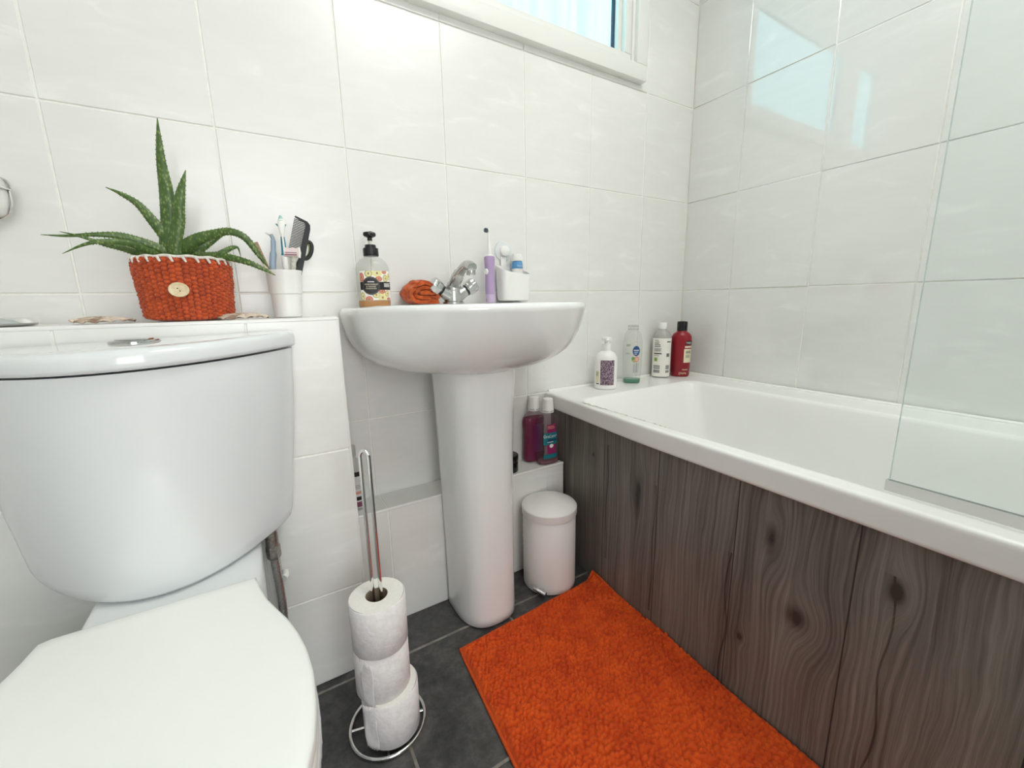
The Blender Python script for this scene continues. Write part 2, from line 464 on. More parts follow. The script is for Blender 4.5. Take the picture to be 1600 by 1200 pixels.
tube(bm, [(BX, LY+.003, LZ-.003), (LX-.001, LY+.003, LZ-.003)], .0042, 10)
structure(tile_finish('trim_2', bm, ['tile', 'grout']))

# ------------------------------------------------------------------ window
w = bpy.data.objects.new('window_1', None); COL.objects.link(w); w['kind'] = 'structure'; w.location = (.83, 0, 1.545)
WL, WR, WB, WT = .165, 1.468, 1.5485, 2.09
def frame_bars(bm, x0, x1, z0, z1, wd, y0, y1, bev=.003):
    add_box(bm, (x0, y0, z0), (x1, y1, z0+wd), bev); add_box(bm, (x0, y0, z1-wd), (x1, y1, z1), bev)
    add_box(bm, (x0, y0, z0+wd), (x0+wd, y1, z1-wd), bev); add_box(bm, (x1-wd, y0, z0+wd), (x1, y1, z1-wd), bev)
def wchild(o): o.matrix_parent_inverse = Matrix.Translation((-.83, 0, -1.545)); return o
bm = bmesh.new(); frame_bars(bm, WL, WR, WB, WT, .047, -.024, .02)
wchild(finish('casing', bm, 'upvc', w))
IX0, IX1, IZ0, IZ1 = WL+.047, WR-.047, WB+.047, WT-.047
MX0, MX1 = .53, .60
bm = bmesh.new(); frame_bars(bm, IX0-.01, IX1, IZ0-.012, IZ1+.01, .012, -.012, .07, .002)
add_box(bm, (MX0, -.012, IZ0), (MX1, .07, IZ1), .003)
wchild(finish('outer_frame', bm, 'upvc_inner', w))
for a, b in ((MX1, IX1-.012), (IX0, MX0)):
    bm = bmesh.new(); frame_bars(bm, a, b, IZ0, IZ1, .026, -.008, .03, .004)
    frame_bars(bm, a+.02, b-.02, IZ0+.002, IZ1-.02, .022, .012, .04, .004)
    s = wchild(finish('sash', bm, 'upvc', w))
    bm = bmesh.new(); frame_bars(bm, a+.041, b-.041, IZ0+.023, IZ1-.041, .004, .026, .034, .001); frame_bars(bm, a+.048, b-.048, IZ0+.0235, IZ1-.048, .003, .03, .038, .0005)
    g = finish('gasket', bm, 'gasket', s)
    bm = bmesh.new(); add_box(bm, (a+.03, .034, IZ0+.012), (b-.03, .038, IZ1-.03)); pn = finish('pane', bm, None or 'upvc', s, smooth=False)
    m = bpy.data.materials.new('frosted_daylight_pane'); m.use_nodes = True; nt, bb = nodes(m)
    tc = N(nt, 'ShaderNodeTexCoord'); mp = N(nt, 'ShaderNodeMapping'); mp.inputs['Scale'].default_value = (30, 30, 1.2); link(nt, tc, 'Object', mp, 0)
    no = N(nt, 'ShaderNodeTexNoise', i_Scale=1.3, i_Detail=4.); link(nt, mp, 0, no, 'Vector')
    rr = ramp(nt, [(.35, (.38, 1.0, 1.15)), (.7, (.50, 1.08, 1.18))]); link(nt, no, 'Fac', rr, 'Fac')
    link(nt, rr, 'Color', bb, 'Emission Color'); bb.inputs['Emission Strength'].default_value = 1.0
    bb.inputs['Base Color'].default_value = (.04, .05, .05, 1); bb.inputs['Roughness'].default_value = .35
    pn.data.materials[0] = m

# added fill window of the hall, open door behind the camera, ceiling light
w2 = bpy.data.objects.new('hall_fill_window', None); COL.objects.link(w2); w2['kind'] = 'structure'
bm = bmesh.new(); frame_bars(bm, HW[0], HW[1], HW[2], HW[3], .06, HY0-.04, HY0+.01); add_box(bm, (.35, HY0-.04, HW[2]+.06), (.40, HY0+.005, HW[3]-.06)); finish('frame', bm, 'upvc', w2)
bm = bmesh.new(); add_box(bm, (HW[0]+.05, HY0-.035, HW[2]+.05), (HW[1]-.05, HY0-.03, HW[3]-.05)); finish('pane', bm, mat('hall_fill_pane', (.6, .6, .6), .4, emis=(.96, .98, 1.), estr=HALL_FILL), w2, smooth=False)  # glowing pane, added to brighten the room from the camera side
d = bpy.data.objects.new('door_1', None); COL.objects.link(d); d['kind'] = 'structure'; d.location = (DX0, YF-.08, 0)
bm = bmesh.new()
add_box(bm, (-.036, -.78, .006), (-.002, -.004, 1.975), .003)
for zz in ((.2, .9), (1.05, 1.8)):
    for yy in ((-.70, -.43), (-.35, -.08)): add_box(bm, (-.003, yy[0], zz[0]), (.004, yy[1], zz[1]), .005)
finish('door_leaf', bm, 'door_wood', d)
bm = bmesh.new(); add_box(bm, (.001, .0, 0), (.03, .085, 1.998), .003); add_box(bm, (.77, .0, 0), (.799, .085, 1.998), .003); add_box(bm, (.03, .0, 1.97), (.77, .085, 1.998), .003)
finish('door_frame', bm, 'upvc', d)
bm = bmesh.new(); tube(bm, [(-.003, -.72, 1.0), (.05, -.72, 1.0), (.055, -.70, 1.0), (.055, -.60, 1.0)], .009, 10); finish('door_handle', bm, 'chrome', d)

t = thing('ceiling_light', 'square flush white ceiling lamp in the middle of the bathroom ceiling', 'lamp', (1.0, -1.12, ZC))
bm = bmesh.new(); add_box(bm, (-.36, -.36, -.03), (.36, .36, -.0005), .004); finish('base', bm, 'white_plastic', t)
bm = bmesh.new(); add_box(bm, (-.34, -.34, -.044), (.34, .34, -.0302), .004)
M['lamp'] = mat('opal_lamp_glass', (.9, .9, .86), .4, emis=(1., .975, .935), estr=LAMP)
finish('diffuser', bm, 'lamp', t)

# ------------------------------------------------------------------ bath
t = thing('bathtub', 'white built-in acrylic bath along the tiled right wall', 'bathtub', (1.4, -.85, 0))
def bchild(o, base=(1.4, -.85, 0)): o.matrix_parent_inverse = Matrix.Translation((-base[0], -base[1], -base[2])); return o
def front_x(y):
    return float(np.interp(-y, [0, .43, .87, 1.05, 1.69], [1.069, 1.038, 1.0335, 1.0335, 1.034]))
def rim_ring(inset, z, r, inner=None):
    """ring with constant vertex count: back-left corner going along the front edge, far end, wall side, back"""
    if inner is None:
        x1, y0, y1 = XR-.004, -.003, YF+.006
        fx = lambda y: front_x(y)+inset
    else:
        x0, x1, y0, y1 = inner; fx = lambda y: x0
    pts = []
    nc, ne = 7, 22
    def corner(cx, cy, a0):
        for i in range(nc):
            a = a0+PI/2*i/(nc-1); pts.append((cx+r*math.cos(a), cy+r*math.sin(a), z))
    corner(fx(y0-r)+r, y0-r, PI/2)                # back-left
    for i in range(1, ne): y = y0-r+(y1+r-(y0-r))*i/ne; pts.append((fx(y), y, z))
    corner(fx(y1+r)+r, y1+r, PI)
    for i in range(1, 8): pts.append((fx(y1+r)+r+(x1-r-fx(y1+r)-r)*i/8, y1, z))
    corner(x1-r, y1+r, 1.5*PI)
    for i in range(1, ne): pts.append((x1, y1+r+(y0-r-(y1+r))*i/ne, z))
    corner(x1-r, y0-r, 0)
    for i in range(1, 8): pts.append((x1-r+(fx(y0-r)+r-(x1-r))*i/8, y0, z))
    return pts
RZ = .549
bm = bmesh.new()
IN = (1.078, 1.612, -.158, -1.585)
def ins(k, dx, yb, yf): return (IN[0]+dx*.55, IN[1]-dx, IN[2]-yb, IN[3]+yf)
rings = [rim_ring(.030, .500, .004), rim_ring(.004, .500, .004), rim_ring(0, .5035, .004), rim_ring(0, .508, .004), rim_ring(0, RZ-.010, .004), rim_ring(0, RZ-.005, .004), rim_ring(.0015, RZ-.0015, .004), rim_ring(.005, RZ, .004), rim_ring(.010, RZ, .004),
         rim_ring(0, RZ, .045, (IN[0]-.012, IN[1]+.012, IN[2]+.012, IN[3]-.012)), rim_ring(0, RZ, .045, (IN[0]-.005, IN[1]+.006, IN[2]+.006, IN[3]-.006)),
         rim_ring(0, RZ-.002, .045, IN), rim_ring(0, RZ-.010, .045, ins(1, .004, .006, .006)),
         rim_ring(0, .50, .048, ins(1, .010, .022, .02)), rim_ring(0, .40, .052, ins(1, .022, .058, .05)), rim_ring(0, .30, .06, ins(1, .036, .094, .09)),
         rim_ring(0, .24, .09, ins(1, .052, .118, .12)), rim_ring(0, .205, .09, ins(1, .075, .15, .16)), rim_ring(0, .19, .09, ins(1, .115, .21, .22)), rim_ring(0, .186, .08, ins(1, .17, .30, .32))]
loft(bm, rings, False, True)
bchild(finish('bath_shell', bm, 'acrylic', t, angle=60, wn=True))
bm = bmesh.new()
tube(bm, [(XR-.0075, YF+.01, RZ+.001), (XR-.0075, -.0075, RZ+.001), (1.078, -.0075, RZ+.001)], .0055, 10)
tube(bm, [(1.070, -.006, .50), (1.070, -.006, RZ-.006)], .004, 8)
bchild(finish('sealant', bm, 'sealant', t))
bm = bmesh.new()
for y0, y1 in ((-.19, -.30), (-.315, -.37), (-.385, -.43), (-.445, -.49)):
    seg_ = [(IN[0]-.008-.003*math.sin(9*k+y0*70), y0+(y1-y0)*k/8, RZ-.0002) for k in range(9)]
    tube(bm, seg_, [.0006]+[.0020+.0006*math.sin(k*2.3) for k in range(7)]+[.0006], 6, squash=.35)
bchild(finish('worn_sealant', bm, noise_mat('worn_sealant', (.52, .47, .38), (.80, .78, .70), 120, .7), t))
PX = 1.078
bm = bmesh.new(); prs = []
for i in range(61):
    yy = -.0035+(YF+.008)*i/60; xx = front_x(yy)+.024
    prs.append([(xx, yy, .001), (xx, yy, .4995), (xx+.014, yy, .4995), (xx+.014, yy, .001)])
loft(bm, prs)
o = bchild(finish('front_panel', bm, 'wood', t, smooth=False)); o['label'] = 'grey-brown wood-effect plank panel'

# glass screen standing on the bath rim, with its clear seal strip
t = thing('shower_screen', 'clear glass shower screen standing on the near half of the bath rim', 'shower screen', (1.082, -1.29, RZ))
M['glass'] = thin_mat('screen_glass', (.975, .993, .990), ior=1.3, rough=.01)
M['glass_edge'] = mat('glass_edge', (.60, .68, .66), .15)
M['seal'] = thin_mat('clear_seal', (.93, .93, .92), rough=.25, body=(.78, .78, .76), bodyfac=.55)
bm = bmesh.new(); add_box(bm, (-.003, -.40, .0185), (.003, .4015, 1.40))
for f in bm.faces:
    if abs(f.normal.x) < .5: f.material_index = 1
finish('glass_pane', bm, ['glass', 'glass_edge'], t, smooth=False)
bm = bmesh.new(); add_box(bm, (-.0035, -.40, .0015), (.0035, .405, .0185)); finish('seal_strip', bm, 'seal', t, smooth=False)

# ------------------------------------------------------------------ toilet
TX = .117
t = thing('toilet', 'white close-coupled toilet with closed lid in front of tiled boxing', 'toilet', (TX, -.45, 0))
def tchild(o, b=(TX, -.45, 0)): o.matrix_parent_inverse = Matrix.Translation((-b[0], -b[1], -b[2])); return o
def cist_ring(hw, yf, z, yb=BY-.006, side=.028, n=72, slope=.022):
    pts = [(hw, yb), (hw, yb-side)]
    d = yb-side-yf
    for i in range(1, 24):
        u = 1-2*i/24; pts.append((hw*u, yb-side-d*(1-u*u)))
    pts += [(-hw, yb-side), (-hw, yb)]
    P = chaikin(pts[1:-1], 2, closed=False)
    full = [np.array(pts[0])]+list(P)+[np.array(pts[-1])]
    R = resample(full, n, True)
    return [(TX+x, y, z+slope*x) for x, y in R]
bm = bmesh.new()
prof = [(.150, -.352, .4255), (.166, -.366, .4285), (.174, -.373, .436), (.1800, -.377, .455), (.1845, -.380, .492), (.190, -.384, .54), (.199, -.388, .61), (.207, -.392, .69), (.212, -.395, .7645)]
loft(bm, [cist_ring(*p) for p in prof])
tchild(finish('cistern', bm, 'toilet_ceramic_dimmed', t, angle=60))
bm = bmesh.new()
prof = [(.206, -.392, .7675), (.214, -.402, .768), (.2185, -.4065, .7705), (.219, -.4075, .774), (.2188, -.4070, .784), (.2175, -.4055, .7895), (.2145, -.402, .7932), (.2095, -.3965, .7951), (.20, -.386, .7957), (.15, -.34, .7960)]
loft(bm, [cist_ring(*p) for p in prof])
lid = tchild(finish('cistern_lid', bm, 'toilet_ceramic_dimmed', t, angle=60, wn=True))
bm = bmesh.new(); lathe(bm, [(.0305, -.001), (.0305, .0018), (.029, .0034), (.024, .0040)], c=(TX+.002, -.270, .7962), n=40); finish('flush_button', bm, 'button_chrome', lid, angle=30)
bm = bmesh.new(); lathe(bm, [(.0235, .0041), (.022, .0055), (.001, .0068)], c=(TX+.002, -.270, .7962), n=36)
finish('button_plate', bm, 'button_chrome', lid, angle=30)
# seat lid outline from half widths along its length
LID = [(0.1165, -.408), (.122, -.440), (.131, -.474), (.143, -.505), (.1545, -.533), (.164, -.566), (.171, -.600), (.174, -.640), (.172, -.685), (.166, -.722), (.154, -.757), (.134, -.792), (.105, -.822), (.068, -.842), (.03, -.850)]
def lid_ring(s, z, off=0., n=96, yb=None):
    L = LID
    pts = [(x, y) for x, y in L]+[(-x, y) for x, y in reversed(L)]
    P = resample(pts, n, True)
    c = np.array([0, -.63]); P = c+(P-c)*np.array([s, s])
    return [(TX+x, y+off, z) for x, y in P]
bm = bmesh.new()
loft(bm, [lid_ring(.985, .4215), lid_ring(1.0, .4225), lid_ring(1.0, .434), lid_ring(.994, .4375), lid_ring(.975, .4395), lid_ring(.9, .4405), lid_ring(.5, .442), lid_ring(.1, .4425)])
tchild(finish('seat_lid', bm, 'seat', t, angle=50))
bm = bmesh.new(); loft(bm, [lid_ring(.97, .4005), lid_ring(.995, .402), lid_ring(.995, .417), lid_ring(.985, .4205)])
tchild(finish('seat', bm, 'seat', t, angle=50))
def pan_ring(hw, y0, y1, z, n=72, p=2.5):
    pts = []
    for i in range(n):
        a = 2*PI*i/n; c, s = math.cos(a), math.sin(a)
        pts.append((TX+hw*math.copysign(abs(c)**(2/p), c), (y0+y1)/2+(y0-y1)/2*math.copysign(abs(s)**(2/p), s), z))
    return pts
bm = bmesh.new()
loft(bm, [pan_ring(.118, -.22, -.60, .002), pan_ring(.115, -.222, -.60, .03), pan_ring(.108, -.225, -.60, .12), pan_ring(.115, -.225, -.65, .20), pan_ring(.140, -.24, -.74, .28), pan_ring(.166, -.30, -.815, .34), pan_ring(.1755, -.39, -.85, .375, p=2.3), pan_ring(.1745, -.40, -.852, .392, p=2.3), pan_ring(.168, -.405, -.845, .400, p=2.3)])
add_box(bm, (TX-.091, -.402, .25), (TX+.1225, BY-.01, .4255), .012, 3)
tchild(finish('pan', bm, 'toilet_ceramic_dimmed', t, angle=50))

# braided flexible hose under the cistern
t = thing('water_hose', 'short braided metal water hose below the right end of the cistern', 'hose', (.260, -.232, .27))
bm = bmesh.new()
pts = smooth_path([(-.006, 0, .1), (-.0055, 0, .07), (-.004, -.001, .03), (-.004, -.001, -.02), (-.006, -.001, -.06)], 14)
k = len(pts)
tube(bm, pts, [.0078+.0003*math.sin(i*1.9) for i in range(k)], 14)
finish('braided_sleeve', bm, noise_mat('braid', (.42, .42, .41), (.60, .60, .58), 400, .30, metal=1., lo=.4, hi=.6), t)
bm = bmesh.new(); lathe(bm, [(.0115, .092), (.0125, .096), (.0125, .118), (.010, .120)], n=6, c=(-.006, 0, 0)); lathe(bm, [(.011, .128-.01), (.011, .158)], n=24, c=(-.006, 0, 0)); finish('nut', bm, 'steel', t, smooth=False)
bm = bmesh.new(); tube(bm, [(.004, .010, .036), (.008, .018, .036), (.008, .032, .036)], .0065, 12); finish('valve_stub', bm, 'white_plastic', t)

# ------------------------------------------------------------------ basin on pedestal
CX = .735
t = thing('pedestal_basin', 'white ceramic pedestal basin against the back wall between toilet and bath', 'basin', (CX, -.2, 0))
def schild(o): o.matrix_parent_inverse = Matrix.Translation((-CX, .2, 0)); return o
RIM = .8425
def basin_ring(a, b, z, yb=-.0035, side=.12, n=96, p=2.25, rc=.02, dip=True):
    pts = [(a, yb-side)]
    for i in range(1, 40):
        tt = PI*i/40; c, s = math.cos(tt), math.sin(tt)
        pts.append((a*math.copysign(abs(c)**(2/p), c), yb-side-(b-side)*abs(s)**(2/p)))
    pts.append((-a, yb-side))
    pts += [(-a, yb-rc), (-a+rc*.3, yb-rc*.3), (-a+rc, yb), (a-rc, yb), (a-rc*.3, yb-rc*.3), (a, yb-rc)]
    R = chaikin(pts, 1)
    out = []
    for x, y in R:
        dz = 0.
        if dip:
            e = max(0., (-x-.215)/.072); dz = -.007*min(1., e)**2 * min(1, max(0, (z-.6)/.2))
        out.append((CX+x, y, z+dz))
    return out
bm = bmesh.new()
outer = [(.120, .262, .683, .10), (.150, .272, .687, .10), (.185, .292, .693, .10), (.218, .318, .703, .11), (.240, .340, .715, .11), (.255, .358, .730, .12), (.266, .374, .748, .12), (.276, .390, .772, .12), (.283, .404, .80, .12), (.287, .413, .825, .12), (.288, .4155, .8315, .12), (.2872, .4148, .8355, .12), (.2858, .4135, .8388, .12), (.2832, .4108, .8413, .12), (.2795, .4072, RIM, .12), (.272, .399, RIM, .12)]
rings = [basin_ring(a, b, z, side=s) for a, b, z, s in outer]
# inner bowl: shifted forward, leaving a tap deck at the back
def bowl_ring(a, yb, yf, z, p=2.2):
    yc = -.19; th = np.linspace(0, 2*PI, 721); c, s_ = np.cos(th), np.sin(th)
    px = a*np.sign(c)*np.abs(c)**(2/p); py = -np.where(s_ > 0, yc-yf, yb-yc)*np.sign(s_)*np.abs(s_)**(2/p)
    ang = np.unwrap(np.arctan2(-py, px)); rad_ = np.hypot(px, py); out = []
    for x, y, _ in rings[len(outer)-1]:
        t_ = math.atan2(-(y-yc), x-CX) % (2*PI)
        r_ = float(np.interp(t_, ang, rad_)); xx, yy = r_*math.cos(t_), yc-r_*math.sin(t_)
        out.append((CX+xx, yy, z-.007*min(1., max(0., (-xx-.215)/.072))**2*(1 if z > .8 else 0)))
    return out
rings += [bowl_ring(.254, -.138, -.384, RIM-.0008), bowl_ring(.247, -.143, -.377, RIM-.005), bowl_ring(.228, -.150, -.360, .80), bowl_ring(.185, -.160, -.325, .745), bowl_ring(.12, -.17, -.27, .712), bowl_ring(.03, -.185, -.205, .703)]
loft(bm, rings)
schild(finish('basin_bowl', bm, 'ceramic', t, angle=60, wn=True))
bm = bmesh.new()
def ped_ring(hw, yf, z, yb=-.104, n=64, p=2.6):
    pts = [(hw, yb)]
    sd = .05
    for i in range(0, 33):
        tt = PI*i/32; c, s = math.cos(tt), math.sin(tt)
        pts.append((hw*math.copysign(abs(c)**(2/p), c), yb-sd-(-yf+yb-sd)*abs(s)**(2/p)))
    pts.append((-hw, yb))
    return [(CX+x, y, z) for x, y in resample(pts, n, True)]
loft(bm, [ped_ring(.079, -.254, .002), ped_ring(.0815, -.258, .006), ped_ring(.0815, -.258, .03), ped_ring(.0825, -.256, .2), ped_ring(.086, -.257, .45), ped_ring(.0925, -.261, .62), ped_ring(.0965, -.2635, .692)])
schild(finish('pedestal', bm, 'ceramic', t, angle=60))

# mixer tap
t = thing('mixer_tap', 'chrome two-handled mixer tap standing on the basin deck', 'tap', (.722, -.078, RIM+.0005))
bm = bmesh.new()
lathe(bm, [(.027, 0), (.027, .004), (.024, .007), (.022, .028), (.019, .045)], n=32)
tube(bm, smooth_path([(0, 0, .03), (0, -.012, .05), (0, -.050, .076), (0, -.086, .089), (0, -.108, .0875), (0, -.120, .082)], 6), [.0185]*6+[.0150]*6+[.0118]*6+[.0114]*6+[.0116]*6+[.0116], 20)
for sx in (-1, 1): tube(bm, [(sx*.004, -.002, .016), (sx*.034, -.004, .034)], [.0185, .0145], 20)
finish('tap_body', bm, 'tap_chrome', t)
bm = bmesh.new(); lathe(bm, [(.0108, 0), (.0108, -.009), (.0098, -.011)], c=(0, -.112, .0765), n=28); finish('aerator', bm, 'tap_chrome', t)
for sx in (-1, 1):
    bm = bmesh.new()
    # seven-sided knob, axis along +z then tilted out
    pr = [(.0135, 0), (.0185, .006), (.0195, .012), (.0185, .026), (.0165, .030), (.012, .031)]
    rings = []
    for r, z in pr:
        rings.append([(r*(1+.05*math.cos(7*a))*math.cos(a), r*(1+.05*math.cos(7*a))*math.sin(a), z) for a in [2*PI*i/84 for i in range(84)]])
    loft(bm, rings)
    h = finish('tap_handle', bm, 'handle_chrome', t, angle=24, loc=(sx*.036, -.005, .0345), rot=(.12, sx*.95, 0))
    bm = bmesh.new(); lathe(bm, [(.0152, -.003), (.0152, .002)], n=28); rg = finish('sealing_ring', bm, 'black_plastic', h)

# ------------------------------------------------------------------ floor things
# bath mat
t = thing('bath_mat', 'burnt orange chenille bath mat on the floor beside the bath panel', 'bath mat', (.83, -.65, 0))
c00, c10, c01, c11 = map(np.array, ((.612, -.281), (1.070, -.254), (.560, -1.06), (1.050, -1.09)))   # back-left, back-right, front-left, front-right
nu, nv = 220, 380
u = np.linspace(0, 1, nu)[None, :]; v = np.linspace(0, 1, nv)[:, None]
bend = .012*np.sin(PI*v)*(1-u)*0 - .006*np.sin(PI*v)*u*0
X = c00[0]*(1-u)*(1-v)+c10[0]*u*(1-v)+c01[0]*(1-u)*v+c11[0]*u*v
Y = c00[1]*(1-u)*(1-v)+c10[1]*u*(1-v)+c01[1]*(1-u)*v+c11[1]*u*v
X = X + .010*np.exp(-((v-.27)/.10)**2)*u
WU, WV = .46, .80
su, sv = .0104, .0094
a = u*WU/su; b = v*WV/sv
wob = .22*np.sin(a*.9+b*.31)+.18*np.sin(a*.37-b*.83+1.3)
def bobble(a, b):
    best = np.zeros(np.broadcast(a, b).shape)
    bi = np.floor(b)
    for dj in (-1, 0, 1):
        j = bi+dj; ax = a-.5*np.mod(j, 2); ai = np.floor(ax)
        for di in (0, 1):
            i = ai+di
            h1 = np.modf(np.abs(np.sin(i*12.9898+j*78.233)*43758.5453))[0]; h2 = np.modf(np.abs(np.sin(i*39.346+j*11.135)*24634.63))[0]; h3 = np.modf(np.abs(np.sin(i*7.17+j*53.7)*9634.6))[0]
            du = ax-(i+(h1-.5)*.5); dv = b-(j+.0+(h2-.5)*.5)
            best = np.maximum(best, (.75+.35*h3)*np.sqrt(np.clip(1-(du/.55)**2-(dv/.60)**2, 0, 1)))
    return best
edge = np.minimum(np.minimum(u, 1-u)*WU, np.minimum(v, 1-v)*WV)
em = np.clip(edge/.010, 0, 1)
lat = np.sin(X*31+Y*17)*np.sin(Y*23-X*9)
Z = .0055+.0065*np.sqrt(np.clip(edge/.014, 0, 1))+.0100*bobble(a+wob, b+wob*.7)*em+.0012*lat
Z = Z+.020*np.clip((u-.965)/.035, 0, 1)**1.5*np.clip((.24-v)/.24, 0, 1)+.010*np.clip((u-.93)/.07, 0, 1)*np.clip(1-np.abs(v-.32)/.2, 0, 1)+.006*np.clip((u-.95)/.05, 0, 1)
PXE = np.interp(-Y, [0, .43, .87, 1.69], [1.069, 1.038, 1.0335, 1.034])+.0215; X = np.minimum(X, PXE)
me = grid_mesh('pile', X-.83, Y+.65, Z)
obj('pile', me, 'orange_rug', t, angle=180)
bm = bmesh.new()
per = [(X[i, 0], Y[i, 0], Z[i, 0]) for i in range(0, nv, 10)]+[(X[-1, j], Y[-1, j], Z[-1, j]) for j in range(0, nu, 10)]+[(X[i, -1], Y[i, -1], Z[i, -1]) for i in range(nv-1, -1, -10)]+[(X[0, j], Y[0, j], Z[0, j]) for j in range(nu-1, -1, -10)]
tube(bm, [(x-.83-.0035*(x > 1.02), y+.65, z-.001) for x, y, z in per], .0040, 8, closed=True)
finish('hem', bm, 'orange_hem', t)
bm = bmesh.new(); pp = [bm.verts.new((x-.83, y+.65, .002+max(0, z-.012)*.6)) for x, y, z in per]
bm.faces.new(pp); finish('backing', bm, 'orange_hem', t, smooth=False)

# pedal bin
t = thing('pedal_bin', 'small white pedal bin with domed lid beside the basin pedestal', 'bin', (.9575, -.1775, 0), -.86)
bm = bmesh.new()
lathe(bm, [(.074, .001), (.0785, .004), (.079, .012), (.079, .226), (.0775, .229)], n=56); finish('body', bm, 'white_enamel', t)
bm = bmesh.new()
lathe(bm, [(.0795, .2295), (.0818, .2305), (.0822, .233), (.0822, .251), (.0805, .2535), (.078, .2545), (.060, .2645), (.030, .2725), (.001, .2745)], n=56); finish('lid', bm, 'white_enamel', t, angle=28, wn=True)
bm = bmesh.new(); tube(bm, [(-.026, -.083, .024), (.012, -.0945, .018)], .0068, 16)
add_box(bm, (-.012, -.092, .016), (.004, -.07, .024), .002)
finish('pedal', bm, 'chrome', t)
bm = bmesh.new()
for zz in (.10, .13, .165, .19): tube(bm, [(-.0765, .0, zz), (-.0815, -.004, zz+.008), (-.077, -.006, zz+.016)], .0025, 8)
finish('rear_handle', bm, 'white_plastic', t)

# spare toilet roll stand with three rolls
HX, HY = .4135, -.372
t = thing('toilet_roll_stand', 'chrome hairpin toilet roll stand on a ring base beside the toilet', 'toilet roll holder', (HX, HY, 0))
bm = bmesh.new(); tube(bm, [(.073*math.cos(2*PI*i/64), .073*math.sin(2*PI*i/64)+.008, .0055) for i in range(64)], .0036, 12, closed=True); finish('ring_base', bm, 'chrome', t)
bm = bmesh.new(); tube(bm, [(-.068, .025, .0055), (.068, -.008, .0055)], .0028, 10); tube(bm, [(-.017, -.062, .0055), (.014, .078, .0055)], .0028, 10); finish('cross_wire', bm, 'chrome', t)
wpath = [(-.0065, .004, .006), (-.0065, .004, .55)]+[(-.0065*math.cos(a), .004-.008*(1-math.cos(a))/2, .582+.0068*math.sin(a)*1.6) for a in [PI*i/14 for i in range(15)]]+[(.0065, -.004, .55), (.0065, -.004, .006)]
bm = bmesh.new(); tube(bm, wpath, .0036, 14); finish('hairpin_post', bm, 'chrome', t)
def roll(x, y, z, r, h, label, tail=None, rz=0.):
    q = thing('toilet_roll', label, 'toilet roll', (x, y, z), rz, 'toilet rolls on the stand')
    bm = bmesh.new()
    nn = 72
    prof = [(r-.003, 0.), (r, .002), (r, h*.5), (r, h-.002), (r-.002, h)]
    def ring(rr, zz, k=0): return [((rr+.0004*math.sin(3*a+k))*math.cos(a), (rr+.0004*math.sin(3*a+k))*math.sin(a), zz) for a in [2*PI*i/nn for i in range(nn)]]
    loft(bm, [ring(rr, zz, zz*30) for rr, zz in prof], False, False)
    finish('tissue_wrap', bm, 'paper', q, angle=60)
    bm = bmesh.new()
    loft(bm, [ring(r-.002, h), ring(r*.7, h+.0006), ring(.0205, h), ring(.0203, .0003), ring(r-.002, .0003)], False, False)
    finish('end_face', bm, 'paper_end', q, angle=60)
    bm = bmesh.new(); loft(bm, [ring(.0205, .0005), ring(.0205, h-.0004), ring(.0195, h-.0004), ring(.0195, .0005)], False, False); finish('core', bm, 'card', q)
    if tail:
        a0, a1, out, drop = tail
        bm = bmesh.new(); rows = []
        for k in range(15):
            f = k/14; a = a0+(a1-a0)*f
            rr = r+.0008+out*f**2
            rows.append([(rr*math.cos(a)+.0010*math.sin(9*s+5*f), rr*math.sin(a)+.0006*math.sin(7*s), h*(1-.985*s)-drop*f+.0015*math.sin(30*f)*(s in (0., 1.))) for s in [j/10 for j in range(11)]])
        loft(bm, rows, False, False, closed=False)
        o = finish('loose_sheet', bm, 'paper', q, angle=80)
        md = o.modifiers.new('thick', 'SOLIDIFY'); md.thickness = .0006
    return q
roll(HX+.006, HY-.008, .0125, .054, .098, 'bottom toilet roll of three, resting on the ring base', (math.radians(228), math.radians(200), .004, .0))
roll(HX-.002, HY+.001, .111, .0515, .097, 'middle toilet roll of three on the chrome stand', (math.radians(212), math.radians(240), .003, .006))
roll(HX-.001, HY-.001, .2085, .0515, .0985, 'top toilet roll of three, its cardboard core around the bare post')

# ------------------------------------------------------------------ bottles and labels
class Body:
    """outline of a bottle: (z, half width, half depth) stations; labels are laid on its surface"""
    def __init__(s, st, p=2.): s.st = st; s.p = p
    def r(s, z):
        zs = [a[0] for a in s.st]
        return float(np.interp(z, zs, [a[1] for a in s.st])), float(np.interp(z, zs, [a[2] for a in s.st]))
    def mesh(s, n=56, cap1=True): 
        bm = bmesh.new(); loft(bm, [circ(0, 0, z, rx, ry, n, s.p) for z, rx, ry in s.st], True, cap1); return bm
    def at(s, u, z, off):
        """u metres along the surface from the front middle"""
        rx, ry = s.r(z)
        if not hasattr(s, 'tab'): s.tab = {}
        k = round(rx, 4), round(ry, 4)
        if k not in s.tab:
            th = np.linspace(-PI, PI, 721); c, q = np.sin(th), np.cos(th)
            x = rx*np.sign(c)*np.abs(c)**(2/s.p); y = -ry*np.sign(q)*np.abs(q)**(2/s.p)
            d = np.r_[0, np.cumsum(np.hypot(np.diff(x), np.diff(y)))]; d -= d[360]
            s.tab[k] = (d, x, y)
        d, x, y = s.tab[k]
        px, py = float(np.interp(u, d, x)), float(np.interp(u, d, y))
        nx, ny = px/rx**2, py/ry**2; l = math.hypot(nx, ny)
        return (px+nx/l*off, py+ny/l*off, z)

